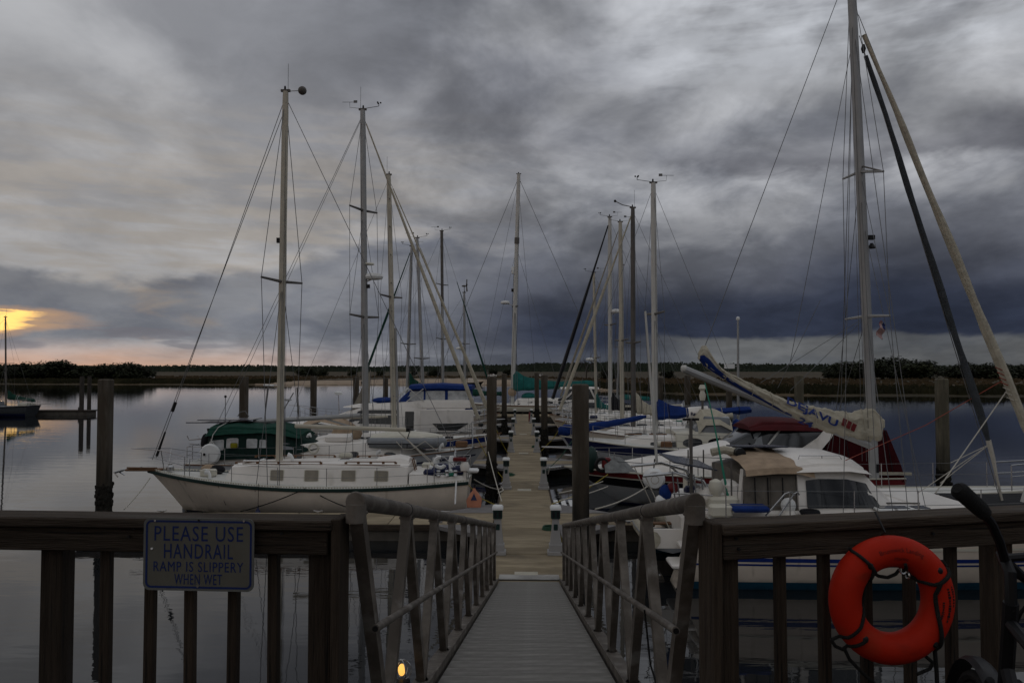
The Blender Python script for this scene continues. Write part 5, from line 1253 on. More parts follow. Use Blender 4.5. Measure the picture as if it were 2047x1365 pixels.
b = sloop('sailboat', 'white sloop with dark brown mast and cream bundled sail, right row', 39.5, 1470, 1116, (1266, 850), (1265, 416), ALUD, hb=1.65, fb=(1.2, 1.2, 1.7), spf=(.38,), spw=.6, genoa=CREAM, gr=.075, head='a', bowp=(1113, 836), cov=CREAM, boomp=((1272, 822), (1352, 830)), mr=.12, gtop=.98, covh=.95)
q = b.mt+Vector((.0, 0, .05)); b.p('wind_arm', M().tube([q, q+Vector((.5, 0, .10)), q+Vector((.85, 0, .28))], .022), ALUD); b.p('wind_cups', M().ball(q+Vector((.88, 0, .30)), .07, 7, 5), PLASTK)
sloop('sailboat', 'sloop with cream stepped mast between the white and the brown mast, right row', 45.5, 1420, 1108, (1244, 840), (1240, 444), ALUC, hb=1.6, fb=(1.2, 1.2, 1.6), spf=(.40,), genoa=TANWIN, gr=.055, head='w', bowp=(1116, 806), mr=.125, boomp=((1250, 812), (1362, 810)), cov=None)
sloop('sailboat', 'white sloop with black sail cover and radar on its white mast, right row', 50.5, 1390, 1096, (1220, 835), (1219, 434), ALUW, hb=1.7, fb=(1.3, 1.25, 1.7), spf=(.46,), genoa=BLACKP, gr=.10, head='w', bowp=(1100, 812), gtop=.97, mr=.13, boomp=((1222, 816), (1300, 818)), cov=CBLACK, covh=1.1, rad=(.52, -1, .38, .1, 1.1))
sloop('sailboat', 'low sloop with teal sail cover and short cream mast, farthest in the right row', 57, 1330, 1100, (1192, 830), (1187, 545), ALUC, hb=1.55, spf=(.40,), head='w', boomp=((1192, 812), (1222, 816)), cov=CTEAL, covh=1.25, rad=(.38, 1, .4, .1, .95))
sloop('sailboat', 'sloop low behind the right row with teal boom cover and thin mast', 63.5, 1400, 1120, (1232, 828), (1244, 530), ALU, hb=1.5, spf=(.45,), head='', boomp=((1240, 795), (1300, 798)), cov=CTEAL, covh=.4, mr=.08)

# flybridge cruiser at the far right of the walkway end
b = Boat('motor_yacht', 'white flybridge cruiser with raked dark screen beyond the right pile', 'motor yacht', 68.5, P(1205, 820, 68.5).x, P(1098, 820, 68.5).x)
L = b.L; X = lambda px: b.W(px, 800).x
b.hull(1.5, .9, .95, 1.25, rs=.9, boh=.8, soh=0, m=WHITE2, pw=2.5); b.rub(NAVY, .03); b.stripe(-.05, .08, BLACKP, nm='boot_stripe')
cab, side = b.trunk('cabin', [(X(1195), 1.2, 1.1, .9, 2.0), (X(1160), 1.2, 1.05, .9, 2.0), (X(1130), 1.1, .9, .95, 1.6), (X(1115), .9, .6, 1.0, 1.2)], WHITE2)
b.win(side, X(1190), X(1140), .35, .8, GLASS, b.near, rake=-.3, rake2=0, rad=.1)
b.trunk('hardtop', [(X(1195), 1.1, 1.05, 2.85, 2.98), (X(1150), 1.1, 1.0, 2.88, 3.02), (X(1120), .9, .8, 2.86, 2.96)], WHITE2)
fe, fs_ = b.trunk('screen', [(X(1190), 1.05, 1.0, 1.95, 2.85), (X(1140), 1.0, .95, 1.95, 2.85), (X(1118), .8, .5, 1.9, 2.0)], GLASS)
for pa, pb_ in ((1150, 1122), (1178, 1190)): b.p('hardtop_leg', M().bar(Vector((X(pa), b.near*1.05, 2.9)), Vector((X(pb_), b.near*1.05, 1.8)), .10, .14), WHITE2, None, False)
b.rails(.3, .9, 6, h=.6)

# ================================================================== RIGHT 2: cruiser with maroon canvas
b = Boat('motor_cruiser', 'white motor cruiser with maroon stripe and maroon canvas behind the catamaran', 'motor cruiser', 27.0, P(1806, 960, 25.5).x, P(1128, 945, 27).x)
L = b.L; X = lambda px, d=25.5: b.W(px, 900, d).x
Z = lambda py, d=27: P(1400, py, d).z
b.hull(1.8, 1.05, 1.05, 1.22, rs=.92, boh=2.3, soh=0, tm=.4, m=GREYG, pw=2.3)
b.stripe(-.20, -.02, REDP, rel=True, nm='maroon_stripe'); b.stripe(-.24, -.205, CREAMG, rel=True, nm='cream_line'); b.stripe(-.52, -.245, BLACKP, rel=True, nm='black_stripe'); b.rub(CREAMG, .022, .0); b.stripe(-.05, .06, NAVY, nm='boot_stripe')
cab, side = b.trunk('foredeck_cabin', [(X(1640), 1.55, 1.4, 1.0, 2.0), (X(1530), 1.5, 1.3, 1.0, 1.98), (X(1470), 1.45, 1.15, 1.0, 1.98), (X(1400), 1.3, .95, 1.03, 1.72), (X(1320), 1.05, .7, 1.08, 1.48), (X(1240), .7, .4, 1.12, 1.26), (X(1205), .4, .2, 1.15, 1.18)], WHITE2, rnd=.2, camber=.10)
b.win(side, X(1500), X(1330), .30, .62, GLASS, b.near, rake=-.4, rad=.2)
ws, wss = b.trunk('windscreen', [(X(1655), 1.35, 1.25, 1.98, 2.66), (X(1600), 1.35, 1.2, 1.98, 2.66), (X(1545), 1.3, 1.05, 1.98, 2.62), (X(1520), 1.25, .95, 1.98, 2.52), (X(1472), 1.1, .8, 1.96, 2.02)], GLASS, rnd=.05, camber=.02)
b.win(wss, X(1530), X(1478), .08, .90, CLEARV, b.near, 'clear_pane', rake=-.0, rad=.05)
b.p('screen_pillar', M().bar(Vector((X(1535), b.near*1.36, 2.0)), Vector((X(1570), b.near*1.12, 2.58)), .03, .05), ALUW, None, False)
b.trunk('canvas_top', [(X(1662), 1.35, 1.2, 2.50, 2.72), (X(1590), 1.38, 1.2, 2.52, 2.80), (X(1535), 1.25, 1.1, 2.52, 2.80), (X(1508), 1.15, .9, 2.50, 2.60)], CMAROON, rnd=.1, camber=.08)
b.p('wiper', M().tube([Vector((X(1510), b.near*1.2, 2.02)), Vector((X(1503), b.near*1.15, 2.12))], .015), PLASTK)
g = M()
for sd in (-1, 1):
    g.loft([[Vector((X(px+dx), sd*w_, z)) for px, dx, w_ in ((p_, -q_, wd), (p_, q_, wd), (p_, q_, wd-.12), (p_, -q_, wd-.12))] for p_, q_, wd, z in ((1622, 20, 1.55, 1.95), (1650, 13, 1.48, 2.3), (1668, 9, 1.4, 2.66))], True, True)
g.box(Vector((X(1668), 0, 2.70)), (.45, 2.8, .10)); b.p('radar_arch', g, WHITE2)
b.trunk('aft_canvas', [(X(1806), 1.66, 1.6, .95, 1.05), (X(1800), 1.68, 1.55, .95, 1.45), (X(1776), 1.64, 1.42, .95, 2.54), (X(1700), 1.6, 1.40, 1.2, 2.58), (X(1668), 1.55, 1.35, 1.6, 2.56), (X(1654), 1.5, 1.3, 1.8, 2.15)], mat('shaded maroon canvas', (.036, .003, .005), .9, var=.25, vscale=3, bump=.4, bscale=6, spec=.1), rnd=.05, camber=.03)  # darker copy of the maroon canvas, shade of its sides in the colour
for px in (1690, 1735, 1772): b.p('canvas_seam', M().tube([Vector((X(px+8), b.near*1.67, 1.2)), Vector((X(px), b.near*1.43, 2.55))], .012, 5), CBLACK)
b.p('stern_fender_strip', M().bar(Vector((X(1815), b.near*1.7, 1.2)), Vector((X(1750), b.near*1.72, 1.22)), .05, .09), CREAM, None, False)
b.rails(.45, .93, 7, h=.62, r=.016, wr=.012); b.pulpit(.9, .6, .75, r=.02)
b.p('grey_foredeck_cover', M().loft([[Vector((X(px), y, 1.15+h*(1-(abs(y-yc)/.55)**1.5))) for y in (-.55+yc, -.3+yc, yc, .3+yc, .55+yc)] for px, h, yc in ((1276, .05, .5), (1262, .25, .55), (1245, .45, .6), (1225, .5, .62), (1212, .3, .62))], False, False), mat('grey tarp', (.16, .165, .16), .6, var=.3, vscale=6, bump=.6, bscale=9))
b.p('red_jerry_can', M().bbox(Vector((X(1217), b.near*.75, 1.42)), (.3, .2, .36), .05), REDP); b.p('black_coil', M().torus(Vector((X(1208), b.near*.8, 1.36)), .20, .06, 16, 6, 'y'), PLASTK)
b.p('dark_cover', M().ball(Vector((X(1188), b.near*.45, 1.5)), .34, 9, 6, (.7, .7, 1.3)), GREENR)
b.p('anchor', M().tube([(L+.1, 0, 1.2), (L+.5, 0, 1.15), (L+.55, 0, .95)], [.04, .05, .02], 6), STEEL)
RB2 = b

# round fender hanging at the cruiser's bow and its line
pf = P(1307, 957, 24.9)
fn = thing('round_fender', 'white round fender hanging at the maroon striped bow', 'fender', pf)
M().lathe((0, 0, 0), [(.05, -.22), (.26, -.20), (.34, -.08), (.34, .08), (.26, .20), (.05, .22)], 18, 'y').out('body', PLASTW, fn)
M().torus((0, -.2, 0), .12, .02, 14, 6, 'y').out('rope_ring', ROPEW, fn)
M().tube([(0, 0, .3), (.03, 0, .62)], .02).out('lanyard', ROPEK, fn)
rope([P(1190, 1017, 22.2), P(1300, 968, 24.9)], .022, ROPEW, 'white mooring line sagging from the right finger dock to the round fender', .10)
rope([P(1118, 985, 23.5), P(1205, 962, 25.3)], .018, ROPEW, 'upper dark mooring line from the walkway to the maroon striped bow', .03)
rope([P(1118, 1000, 23.0), P(1215, 972, 25.3)], .018, ROPEW, 'lower dark mooring line from the walkway to the maroon striped bow', .04)
rope([P(948, 958, 25.3), P(996, 978, 27.4)], .02, ROPEW, 'white mooring line from the green railed stern to the walkway', .05)
rope([P(968, 866, 30.2), P(1003, 1002, 22.6)*1.0], .016, ROPEW, 'long pale mooring line from the bow with green canvas to the left finger dock', .12)
rope([P(300, 955, 25.0), P(248, 1018, 22.8)], .016, ROPEW, 'pale mooring line from the green railed bow to the end of the left finger dock', .05)
rope([P(612, 975, 23.8), P(480, 1022, 22.4)], .016, ROPEK, 'dark spring line across the white hull, sloping down to the left', .06)
rope([P(640, 990, 23.7), P(720, 1020, 22.4)], .016, ROPEK, 'dark spring line across the white hull, sloping down to the right', .05)
# fender bag on the left knee
p0 = P(948, 1008, 23.6)
fb_ = thing('fender_bag', 'faded orange tent shaped bag with dark triangle on the left dock corner', 'bag', (p0.x, p0.y, DKZ+.0))
g = M(); g.loft([[Vector((sx*w_, sy*d_, z)) for sx, sy in ((-1, -1), (1, -1), (1, 1), (-1, 1))] for z, w_, d_ in ((0, .20, .2), (.20, .22, .2), (.36, .13, .13), (.46, .05, .06), (.55, .02, .02))]); g.out('body', SALMON, fb_)
M().prism([Vector((-.09, -.205, .21)), Vector((.09, -.205, .21)), Vector((0, -.115, .40))], (0, -.008, 0)).out('dark_patch', NAVY, fb_, False)
M().tube([(0, 0, .52), (.02, 0, .66)], .03).out('handle', PLASTK, fb_)

# power cords and hoses between the pedestals and the boats
CORDY = mat('yellow power cord', (.26, .20, .03), .7); HOSE = mat('green hose', (.02, .07, .04), .6)
for i, (d_, sd, (px, py, Y), m_) in enumerate(((17.7, -1, (930, 962, 24.9), CORDY), (17.7, 1, (1215, 948, 25.4), CORDY), (27.2, -1, (952, 872, 30.0), CORDY), (27.2, 1, (1150, 872, 32.4), HOSE), (39.2, -1, (985, 838, 38.4), CORDY), (39.2, 1, (1130, 840, 39.0), CORDY))):
    a = Vector((DXC+sd*.66, d_, DKZ+.55)); e = P(px, py, Y); k1 = Vector((DXC+sd*.74, d_+.3, DKZ+.03)); k2 = Vector((DXC+sd*.80, lerp(d_, Y, .8), DKZ+.03))
    pts = [a, lerp(a, k1, .6)+Vector((sd*.08, 0, 0)), k1, lerp(k1, k2, .3)+Vector((-sd*.12, 0, 0)), lerp(k1, k2, .7)+Vector((-sd*.05, 0, 0)), k2, lerp(k2, e, .5)-Vector((0, 0, .15)), e]
    rope(pts, .016, m_, '%s running from the %s pedestal on the %s to a boat' % ('yellow power cord' if m_ is CORDY else 'green hose', ['nearest', 'nearest', 'second', 'second', 'third', 'third'][i], 'left' if sd < 0 else 'right'), name='yellow_cable' if m_ is CORDY else 'green_hose', cat='cable' if m_ is CORDY else 'hose')
for d_, sd, nm in ((20.2, 1, 'just past the nearest right pedestal'), (30.4, -1, 'past the dark footed pile'), (41.5, 1, 'past the third right pedestal')):
    hc = thing('hose_coil', 'dark green coiled hose lying on the walkway edge '+nm, 'hose', (DXC+sd*.60, d_, DKZ))
    for q in range(3): M().torus((0, 0, .02+.03*q), .19-.012*q, .016, 22, 6, 'z').out('loop', HOSE, hc)
    M().tube([(.19, 0, .03), (.24, .25, .02), (.12, .5, .02)], .015, 6).out('tail', HOSE, hc)
# ================================================================== RIGHT 1: catamaran
CY = 18.4
b = Boat('catamaran', 'large white catamaran with blue stripes and lettered furled sail, nearest on the right', 'catamaran', CY, P(1425, 1050, 16.2).x, 13.7)
L = b.L
X = lambda px, d=16.8: b.W(px, 1000, d).x
for sd in (1, -1):
    b.hull(.72, 1.40, 1.42, 1.58, rs=.75, boh=.5, soh=-.85, tm=.4, draft=.3, m=WHITE, yo=sd*1.6, pw=2.4)
    b.stripe(.52, .56, BLUE, t0=.0, nm='blue_stripe'); b.stripe(.60, .68, BLUE, t0=.01, nm='blue_stripe'); b.stripe(-.12, .17, TEALB, t0=0, nm='bottom_paint'); b.stripe(.85, .90, CREAMG, t0=.03, off=.02, nm='knuckle')
    b.rub(CREAMG, .03, -.02)
    for i in range(3): b.p('stern_step', M().bbox(Vector((-.12-.24*i, sd*1.6, 1.12-.34*i)), (.36, .84-.05*i, .10), .03), WHITE2)
    b.rails(.03, .93, 8, h=.62, sides=(sd,), r=.012)
b.p('bridge_deck', M().bbox((2.6, 0, 1.06), (6.0, 2.2, .62), .1), WHITE2)
b.p('deck_house_base', M().bbox((2.7, 0, 1.44), (6.0, 3.3, .16), .05), WHITE2)
zt, zr = 2.30, 2.42
cab, side = b.trunk('saloon', [(X(1597), 1.62, 1.52, 1.48, 2.34), (X(1640), 1.64, 1.5, 1.48, 2.40), (X(1700), 1.6, 1.42, 1.48, 2.38), (X(1745), 1.52, 1.28, 1.48, 2.26), (X(1775), 1.42, 1.1, 1.48, 1.98), (X(1815), 1.2, .8, 1.48, 1.62)], WHITE2, rnd=.16, camber=.16)
for sd in (-1, 1):
    b.win(side, X(1613), X(1772), .14, .92, GLASS, sd, rake=-.40, rake2=0, rad=.05, off=.02)
for sd in (-1, 1):
    for f in (1662, 1706): b.p('window_mullion', M().bar(side(X(f), .18, sd, .02), side(X(f)-.05, .88, sd, .02), .02, .015), PLASTK, None, False)
rf, _ = b.trunk('saloon_roof', [(X(1592), 1.66, 1.5, 2.32, 2.44), (X(1640), 1.68, 1.5, 2.34, 2.52), (X(1700), 1.62, 1.4, 2.34, 2.50), (X(1748), 1.42, 1.1, 2.26, 2.36), (X(1762), 1.2, .8, 2.22, 2.26)], WHITE2, rnd=.1, camber=.14)
g = M(); g.tube([Vector((X(1612), -1.15, 2.54)), Vector((X(1614), -1.15, 2.62)), Vector((X(1700), -1.05, 2.61)), Vector((X(1708), -1.0, 2.50))], .012, 5); g.tube([Vector((X(1662), -1.1, 2.61)), Vector((X(1662), -1.1, 2.54))], .012, 5); b.p('roof_grab_rail', g, STEEL)
# cockpit with tan awning
rings = []
for px, dz in ((1470, .0), (1490, .06), (1530, .08), (1570, .06), (1602, .0)):
    rings.append([Vector((X(px, 17.6), y, z+dz+.02*math.sin(px*.5+y*3))) for y, z in ((-1.66, 2.22), (-1.60, 2.34), (-1.1, 2.46), (-.3, 2.54), (.6, 2.56), (1.5, 2.44))])
b.p('cockpit_awning', M().loft(rings, False, False), CTAN)
b.p('awning_roll', M().tube([Vector((X(1425, 18), -.3, 2.60)), Vector((X(1450, 18), -.3, 2.66)), Vector((X(1478, 18), -.3, 2.60))], .09, 8), CREAM)
b.p('awning_end', M().lathe(Vector((X(1478, 18), -.45, 2.60)), [(.04, -.12), (.12, -.1), (.12, .1), (.04, .12)], 10, 'y'), PLASTK)
for x0, x1 in ((1480, 1530), (1534, 1580)): b.p('solar_panel', M().box(Vector(((X(x0, 18)+X(x1, 18))/2, .25, 2.69)), (X(x1, 18)-X(x0, 18), 1.1, .03), Matrix.Rotation(-.06, 3, 'X')), SOLAR, None, False)
b.trunk('cockpit_enclosure', [(X(1492), 1.48, 1.42, 1.48, 2.20), (X(1540), 1.52, 1.46, 1.48, 2.30), (X(1594), 1.55, 1.48, 1.48, 2.32)], CDUN, camber=.05)
for px in (1512, 1538, 1545, 1568): b.p('enclosure_seam', M().bar(Vector((X(px), -1.55, 1.5)), Vector((X(px), -1.49, 2.2)), .02, .02), PLASTK if px != 1545 else CDUN, None, False)
b.p('pillar', M().bar(Vector((X(1484), -1.35, 1.5)), Vector((X(1494), -1.3, 2.35)), .10, .07), WHITE2, None, False)
for sd in (-1.3, 1.3):
    for px in (1434, 1470): b.p('awning_post', M().tube([Vector((X(px), sd, 1.45)), Vector((X(px), sd, 2.5))], .018), ALUD)
b.p('helm_seat', M().bbox(Vector((X(1452), -1.2, 1.62)), (.6, .6, .34), .06), CREAMG); b.p('helm_pod', M().bbox(Vector((X(1472), -1.0, 1.80)), (.35, .6, .55), .08), WHITE2)
b.p('steering_wheel', M().torus(Vector((X(1492), -1.25, 1.80)), .22, .016, 22, 6, 'y'), STEEL)
b.p('engine_box', M().bbox(Vector((X(1440), -.9, 1.75)), (.7, .7, .35), .12), WHITE2); b.p('barbecue', M().lathe(Vector((X(1437), -1.35, 2.0)), [(.03, -.3), (.14, -.1), (.16, 0), (.13, .10), (.03, .15)], 12), CREAMG)
b.p('blue_cushion', M().bbox(Vector((X(1490), -1.85, 1.62)), (.75, .45, .12), .04), CBLUE)
b.p('winch_cover', M().ball(Vector((X(1571), -1.75, 1.66)), .16, 10, 6), PLASTW); b.p('winch_stand', M().lathe(Vector((X(1571), -1.75, 1.42)), [(.16, 0), (.13, .15)], 10), WHITE2)
b.p('rope_coil', M().torus(Vector((X(1610), -1.85, 1.54)), .16, .05, 14, 6, 'z'), CBLACK)
for dx in (0, 26):
    b.p('boarding_rail', M().tube([Vector((X(1520+dx), -1.95, 1.48)), Vector((X(1560+dx*.7), -1.9, 1.92)), Vector((X(1572+dx*.5), -1.9, 1.96)), Vector((X(1580+dx*.3), -1.9, 1.90))], .018, 6), STEEL)
for px in (1560, 1590, 1630): b.hatch(X(px+210), -1.55, 1.56, .42)
b.p('boat_hook', M().tube([Vector((X(1775), -1.2, 1.62)), Vector((X(1862), -1.1, 1.60))], .02), ALUD)
# stern arch, davits, poles
for sd in (-.9, .9):
    b.p('davit', M().tube([Vector((.5, sd, 1.4)), Vector((.1, sd, 2.05)), Vector((-.5, sd, 2.22)), Vector((-1.2, sd, 2.15))], .035, 8), STEEL)
    b.p('davit_brace', M().tube([Vector((.6, sd, 1.45)), Vector((-.35, sd, 2.2))], .022, 6), STEEL)
b.p('stern_solar_panel', M().box(b.W(1372, 922, 18.2)+Vector((0, 0, 0)), (.95, 1.9, .03), Matrix.Rotation(.18, 3, 'Y')), SOLAR, None, False)
b.p('white_pole', M().tube([b.W(1313, 925, 17.8), b.W(1290, 622, 17.8)], [.032, .024], 7), ALUW)
b.p('generator_pole', M().tube([b.W(1382, 1000, 17.4), b.W(1381, 836, 17.4)], .038, 7), ALUD)
b.p('pole_bracket', M().box(b.W(1381, 838, 17.4), (.35, .06, .05)), PLASTK, None, False)
b.p('green_sheet', M().tube([b.W(1409, 765, 18.2), b.W(1426, 839, 17.6), b.W(1461, 1022, 17.0)], [.012, .014, .03], 6), ROPEG)
for i, (px, py, m_) in enumerate(((1330, 985, CBLUE), (1322, 1000, PLASTW), (1345, 975, REDP))): b.p('stern_gear', M().ball(b.W(px, py, 17.6), .16, 9, 6, (.9, .8, 1.2 if i == 0 else .8)), m_)
for px in (1352, 1362, 1395, 1410): b.p('stern_rail_post', M().tube([b.W(px, 1025, 17.3), b.W(px-8, 940+(px % 7)*4, 17.3)], .016), STEEL)
g = M()
for z in (1.55, 1.85): g.tube([b.W(1345, 990, 17.0)*Vector((1, 1, 0))+Vector((0, 0, z)), b.W(1425, 990, 16.7)*Vector((1, 1, 0))+Vector((0, 0, z))], .015)
b.p('stern_rail', g, STEEL)
# mast and rig
mb, mt = b.W(1748, 960), b.W(1700, -70); mb.y = mt.y = 0; mb.z = 2.0
b.mast(mb, mt, .115, ALU, .75)
s1 = b.mp((b.W(1735, 632).z-mb.z)/(mt.z-mb.z)); s2 = b.mp((b.W(1733, 343).z-mb.z)/(mt.z-mb.z))
tips = []
for c_, ww in ((s1, .95), (s2, .85)):
    tt = []
    for sd in (-1, 1):
        e = c_+Vector((-.20*sd*0-.10, sd*ww, .0)); tt.append(e)
    tips.append(tt)
# swept diamond spreaders: tips seen left and right of the mast
T1 = [b.W(1690, 638, CY+1.1), b.W(1779, 631, CY-1.1)]; T2 = [b.W(1685, 358, CY+1.0), b.W(1766, 343, CY-1.0)]
for c_, tt in ((s1, T1), (s2, T2)):
    for e in tt: b.p('spreader', M().tube([c_, e], [.04, .025], 6), ALU)
b.p('spreader_brace', M().tube([s2+Vector((.02, -.02, .12)), T2[1]], .02, 5), ALUD)
for i, sd in enumerate((1, -1)):
    ch = Vector((mb.x-.25, sd*2.1, 1.5)); b.wire([ch, T1[i], T2[i], b.mp(.985)], .008); b.wire([ch+Vector((-.3, 0, 0)), s1], .008); b.wire([ch+Vector((.25, 0, 0)), b.mp(.88)], .008); b.wire([T1[i], s2], .007)
b.wire([b.mp(.90), Vector((mb.x-1.6, -2.2, 1.5))], .007); b.wire([b.mp(.55), Vector((mb.x-.9, -2.2, 1.5))], .007); b.wire([b.mp(.5), Vector((mb.x+.35, -1.6, 1.6))], .007)
b.wire([b.mp(.86), b.W(1580, 722)], .007, nm='lazy_jack'); b.wire([b.W(1640, 600), b.W(1555, 775)], .006, nm='lazy_jack'); b.wire([s1, b.W(1580, 780)], .006, nm='lazy_jack'); b.wire([s1, b.W(1520, 765)], .006, nm='lazy_jack')
b.wire([b.mt, b.W(1410, 690)], .008, nm='topping_lift')
b.p('deck_light', M().box(b.mp((b.W(1745, 475).z-mb.z)/(mt.z-mb.z))+Vector((.18, 0, 0)), (.14, .12, .10)), PLASTK, None, False)
b.p('steaming_light', M().lathe(b.mp((b.W(1745, 482).z-mb.z)/(mt.z-mb.z))+Vector((.19, 0, -.05)), [(.03, .0), (.09, -.10), (.085, -.12)], 10), PLASTK)
b.p('mast_opening', M().bbox(b.W(1751, 935)*Vector((1, 0, 1))+Vector((0, -.10, 0)), (.06, .03, .2), .01), PLASTK)
# furled headsails
def furl(a, e, r, m, nm, seed, top_r=.4):
    random.seed(seed); n = 26; pts = []; rd = []
    for i in range(n+1):
        f = i/n; p_ = lerp(a, e, f)+Vector((.012*math.sin(f*17), .012*math.cos(f*13), 0)); pts.append(p_); rd.append(r*(.9+.22*math.sin(f*23+seed)*.5+.1*random.random())*lerp(1.0, top_r, f**1.6)*(.6 if i == 0 else 1))
    o = b.p(nm, M().tube(pts, rd, 9), m); random.seed(seed+50); return o
A0, A1 = b.W(2062, 880), b.W(1728, 70)
b.wire([b.W(2095, 965), b.W(1716, 30)], .009, nm='forestay'); furl(A0, A1, .115, CREAM, 'furled_genoa', 3)
GREYD = mat('dark sail cover', (.045, .05, .055), .85, var=.25, vscale=6, bump=.4)
S0, S1 = b.W(1976, 880), b.W(1732, 112)
b.wire([b.W(2000, 1000), b.W(1718, 72)], .010, nm='inner_forestay'); furl(S0, S1, .085, GREYD, 'furled_staysail', 5, .6)
b.p('furler_block', M().lathe(b.W(1726, 98), [(.03, -.1), (.06, 0), (.03, .1)], 8), PLASTK); b.p('furler_rope', M().tube([b.W(1976, 880), b.W(1985, 915), b.W(1992, 950), b.W(2003, 1000)], [.06, .05, .03, .03], 7), ROPEW)
for e in ((1835, 985), (1900, 925), (1880, 965)): b.p('furling_line', M().tube([b.W(1978, 888), b.W(*e)], .009, 5), ROPEW)
b.p('jib_sheet', M().tube([b.W(2012, 782), b.W(1905, 935, 17.5), b.W(1870, 985, 16.9)], .014, 5), ROPEW)
b.p('red_line', M().tube([b.W(2005, 760), b.W(1850, 850), b.W(1690, 920, 17)], .009, 5), ROPER)
for i in range(7): b.p('furl_wrap', M().tube([b.W(1991+i*3.8+dx, 735+i*10+dy) + Vector((0, -.11, 0)) for dx, dy in ((-7, -1), (0, 2), (7, 5))], .012, 4), ROPER if i < 4 else ROPEW)
# pulpits, crossbeam, striker, trampoline
for sd in (-1.6, 1.6):
    b.yo = sd; b.pulpit(.82, .62, .0, r=.016)
b.p('crossbeam', M().tube([(L-.9, -1.7, 1.5), (L-.9, 1.7, 1.5)], .07, 10), ALUW)
g = M()
for dy in (-.18, .18): g.tube([(L-2.3+dy, -.3, 1.5), (L-2.3+dy*.1, -.3, 2.05)], .05, 7)
b.p('bow_striker', g, ALUW)
b.p('trampoline', M().box((L-2.4, 0, 1.47), (2.6, 2.3, .02)), CBLACK, None, False)
b.p('foredeck', M().bbox((X(1860, 18), 0, 1.5), (1.2, 2.3, .10), .03), WHITE2)
# boom and furled sail with the boat's name
gq = b.W(1746, 893); gq.y = 0; be = b.W(1366, 737); be.y = 0
b.boom(gq, be, .085, ALU); b.p('boom_cap', M().lathe(be, [(.06, -.05), (.088, -.02), (.088, .06)], 10, 'x'), ALUW)
TP = [(1396, 706), (1404, 690), (1413, 692), (1425, 712), (1442, 736), (1480, 756), (1530, 779), (1570, 798), (1605, 808), (1640, 814), (1680, 822), (1705, 824), (1725, 817), (1740, 813), (1752, 822), (1760, 832)]
BT = [(1394, 716), (1404, 730), (1413, 737), (1425, 745), (1442, 755), (1480, 781), (1530, 808), (1570, 828), (1605, 844), (1640, 860), (1680, 873), (1705, 879), (1725, 883), (1740, 884), (1752, 883), (1760, 880)]
def interp(tab, px):
    for (a, ya), (c_, yc) in zip(tab, tab[1:]):
        if a <= px <= c_: return lerp(ya, yc, (px-a)/(c_-a))
    return tab[0][1] if px < tab[0][0] else tab[-1][1]
def sect(px):
    t_, q = b.W(px, interp(TP, px)), b.W(px, interp(BT, px)); return t_.x, (t_.z+q.z)/2, (t_.z-q.z)/2
SMAX = .14
def bundle(pxs, nm, m, k=1.0, lo=-1.0, hi=1.0, ext=0.0):
    rings = []; n = 40
    for i, px in enumerate(pxs):
        x, zc, hh = sect(px); ring = []
        endk = .35 if i == 0 else (.75 if i == len(pxs)-1 else 1)
        for j in range(n):
            a = 2*pi*j/n; fold = 1+.13*math.sin(a*5+px*.045)+.10*math.sin(a*9-px*.09)+.06*math.sin(px*.37+a*2)+.05*math.sin(a*13+px*.15)
            ring.append(Vector((x+.01*math.sin(a*3), math.cos(a)*SMAX*k*fold*endk*lerp(.75, 1.1, (px-1396)/364), zc+(abs(math.sin(a))**lerp(1, .55, max(0, (px-1690)/70)))*(1 if math.sin(a) > 0 else -1)*hh*(1+.05*math.sin(px*.21)+.035*math.sin(px*.53+1)))))
        rings.append(ring)
    return b.p(nm, M().loft(rings, True, True), m)
sail = bundle([1396, 1400, 1404, 1408, 1412]+[1416+6*i for i in range(57)]+[1757, 1760], 'furled_mainsail', CREAM)
# blue strip along the foot
rings = []
for px in (1397, 1405, 1416, 1430, 1450, 1480, 1510, 1540, 1562, 1580):
    x, zc, hh = sect(px); f = (px-1397)/183; top = lerp(.10, -.78, f**.8); ring = []
    for i in range(7):
        v = lerp(top, -.97, i/6); ring.append(Vector((x, -SMAX*lerp(.75, 1.1, (px-1396)/364)*math.sqrt(max(0, 1-v*v))*1.12-.012, zc+v*hh)))
    rings.append(ring)
b.p('blue_foot_strip', M().loft(rings, False, False), BLUE, sail)
def sail_text(s_, px0, px1, py0, py1, hpx, m, sx, bold, ang):
    me = text_mesh(s_, .3, bold=bold, ext=.001); xx = [v.co.x for v in me.vertices]; yy = [v.co.y for v in me.vertices]
    x0, x1, y0, y1 = min(xx), max(xx), min(yy), max(yy)
    for v in me.vertices:
        f = (v.co.x-x0)/(x1-x0); h = (v.co.y-(y0+y1)/2)/(y1-y0)*hpx
        px = lerp(px0, px1, f)+math.sin(ang)*h; py = lerp(py0, py1, f)-math.cos(ang)*h
        q = b.W(px, py); x_, zc, hh = sect(px); vv = max(-.97, min(.97, (q.z-zc)/hh))
        v.co = (q.x, -SMAX*lerp(.75, 1.1, (px-1396)/364)*math.sqrt(1-vv*vv)*1.10-.02+v.co.z, q.z)
    letters(me, m, sail)
sail_text('DEJAVU', 1570, 1668, 801, 848, 19, BLUE, 1, .008, .30)
sail_text('III', 1678, 1704, 841, 855, 15, REDP, 1, .016, .35)
sail_text('24', 1594, 1622, 838, 850, 11, BLUE, 1, .006, .3)
g = M()
for px in (1447, 1500, 1540, 1625, 1692, 1722):
    x, zc, hh = sect(px); g = M(); q = [Vector((x+.02*math.sin(j), math.cos(2*pi*j/14)*(SMAX*1.2), zc+math.sin(2*pi*j/14)*hh*1.04)) for j in range(15)]; b.p('sail_tie', M().tube(q, .010, 4), CREAM, sail)
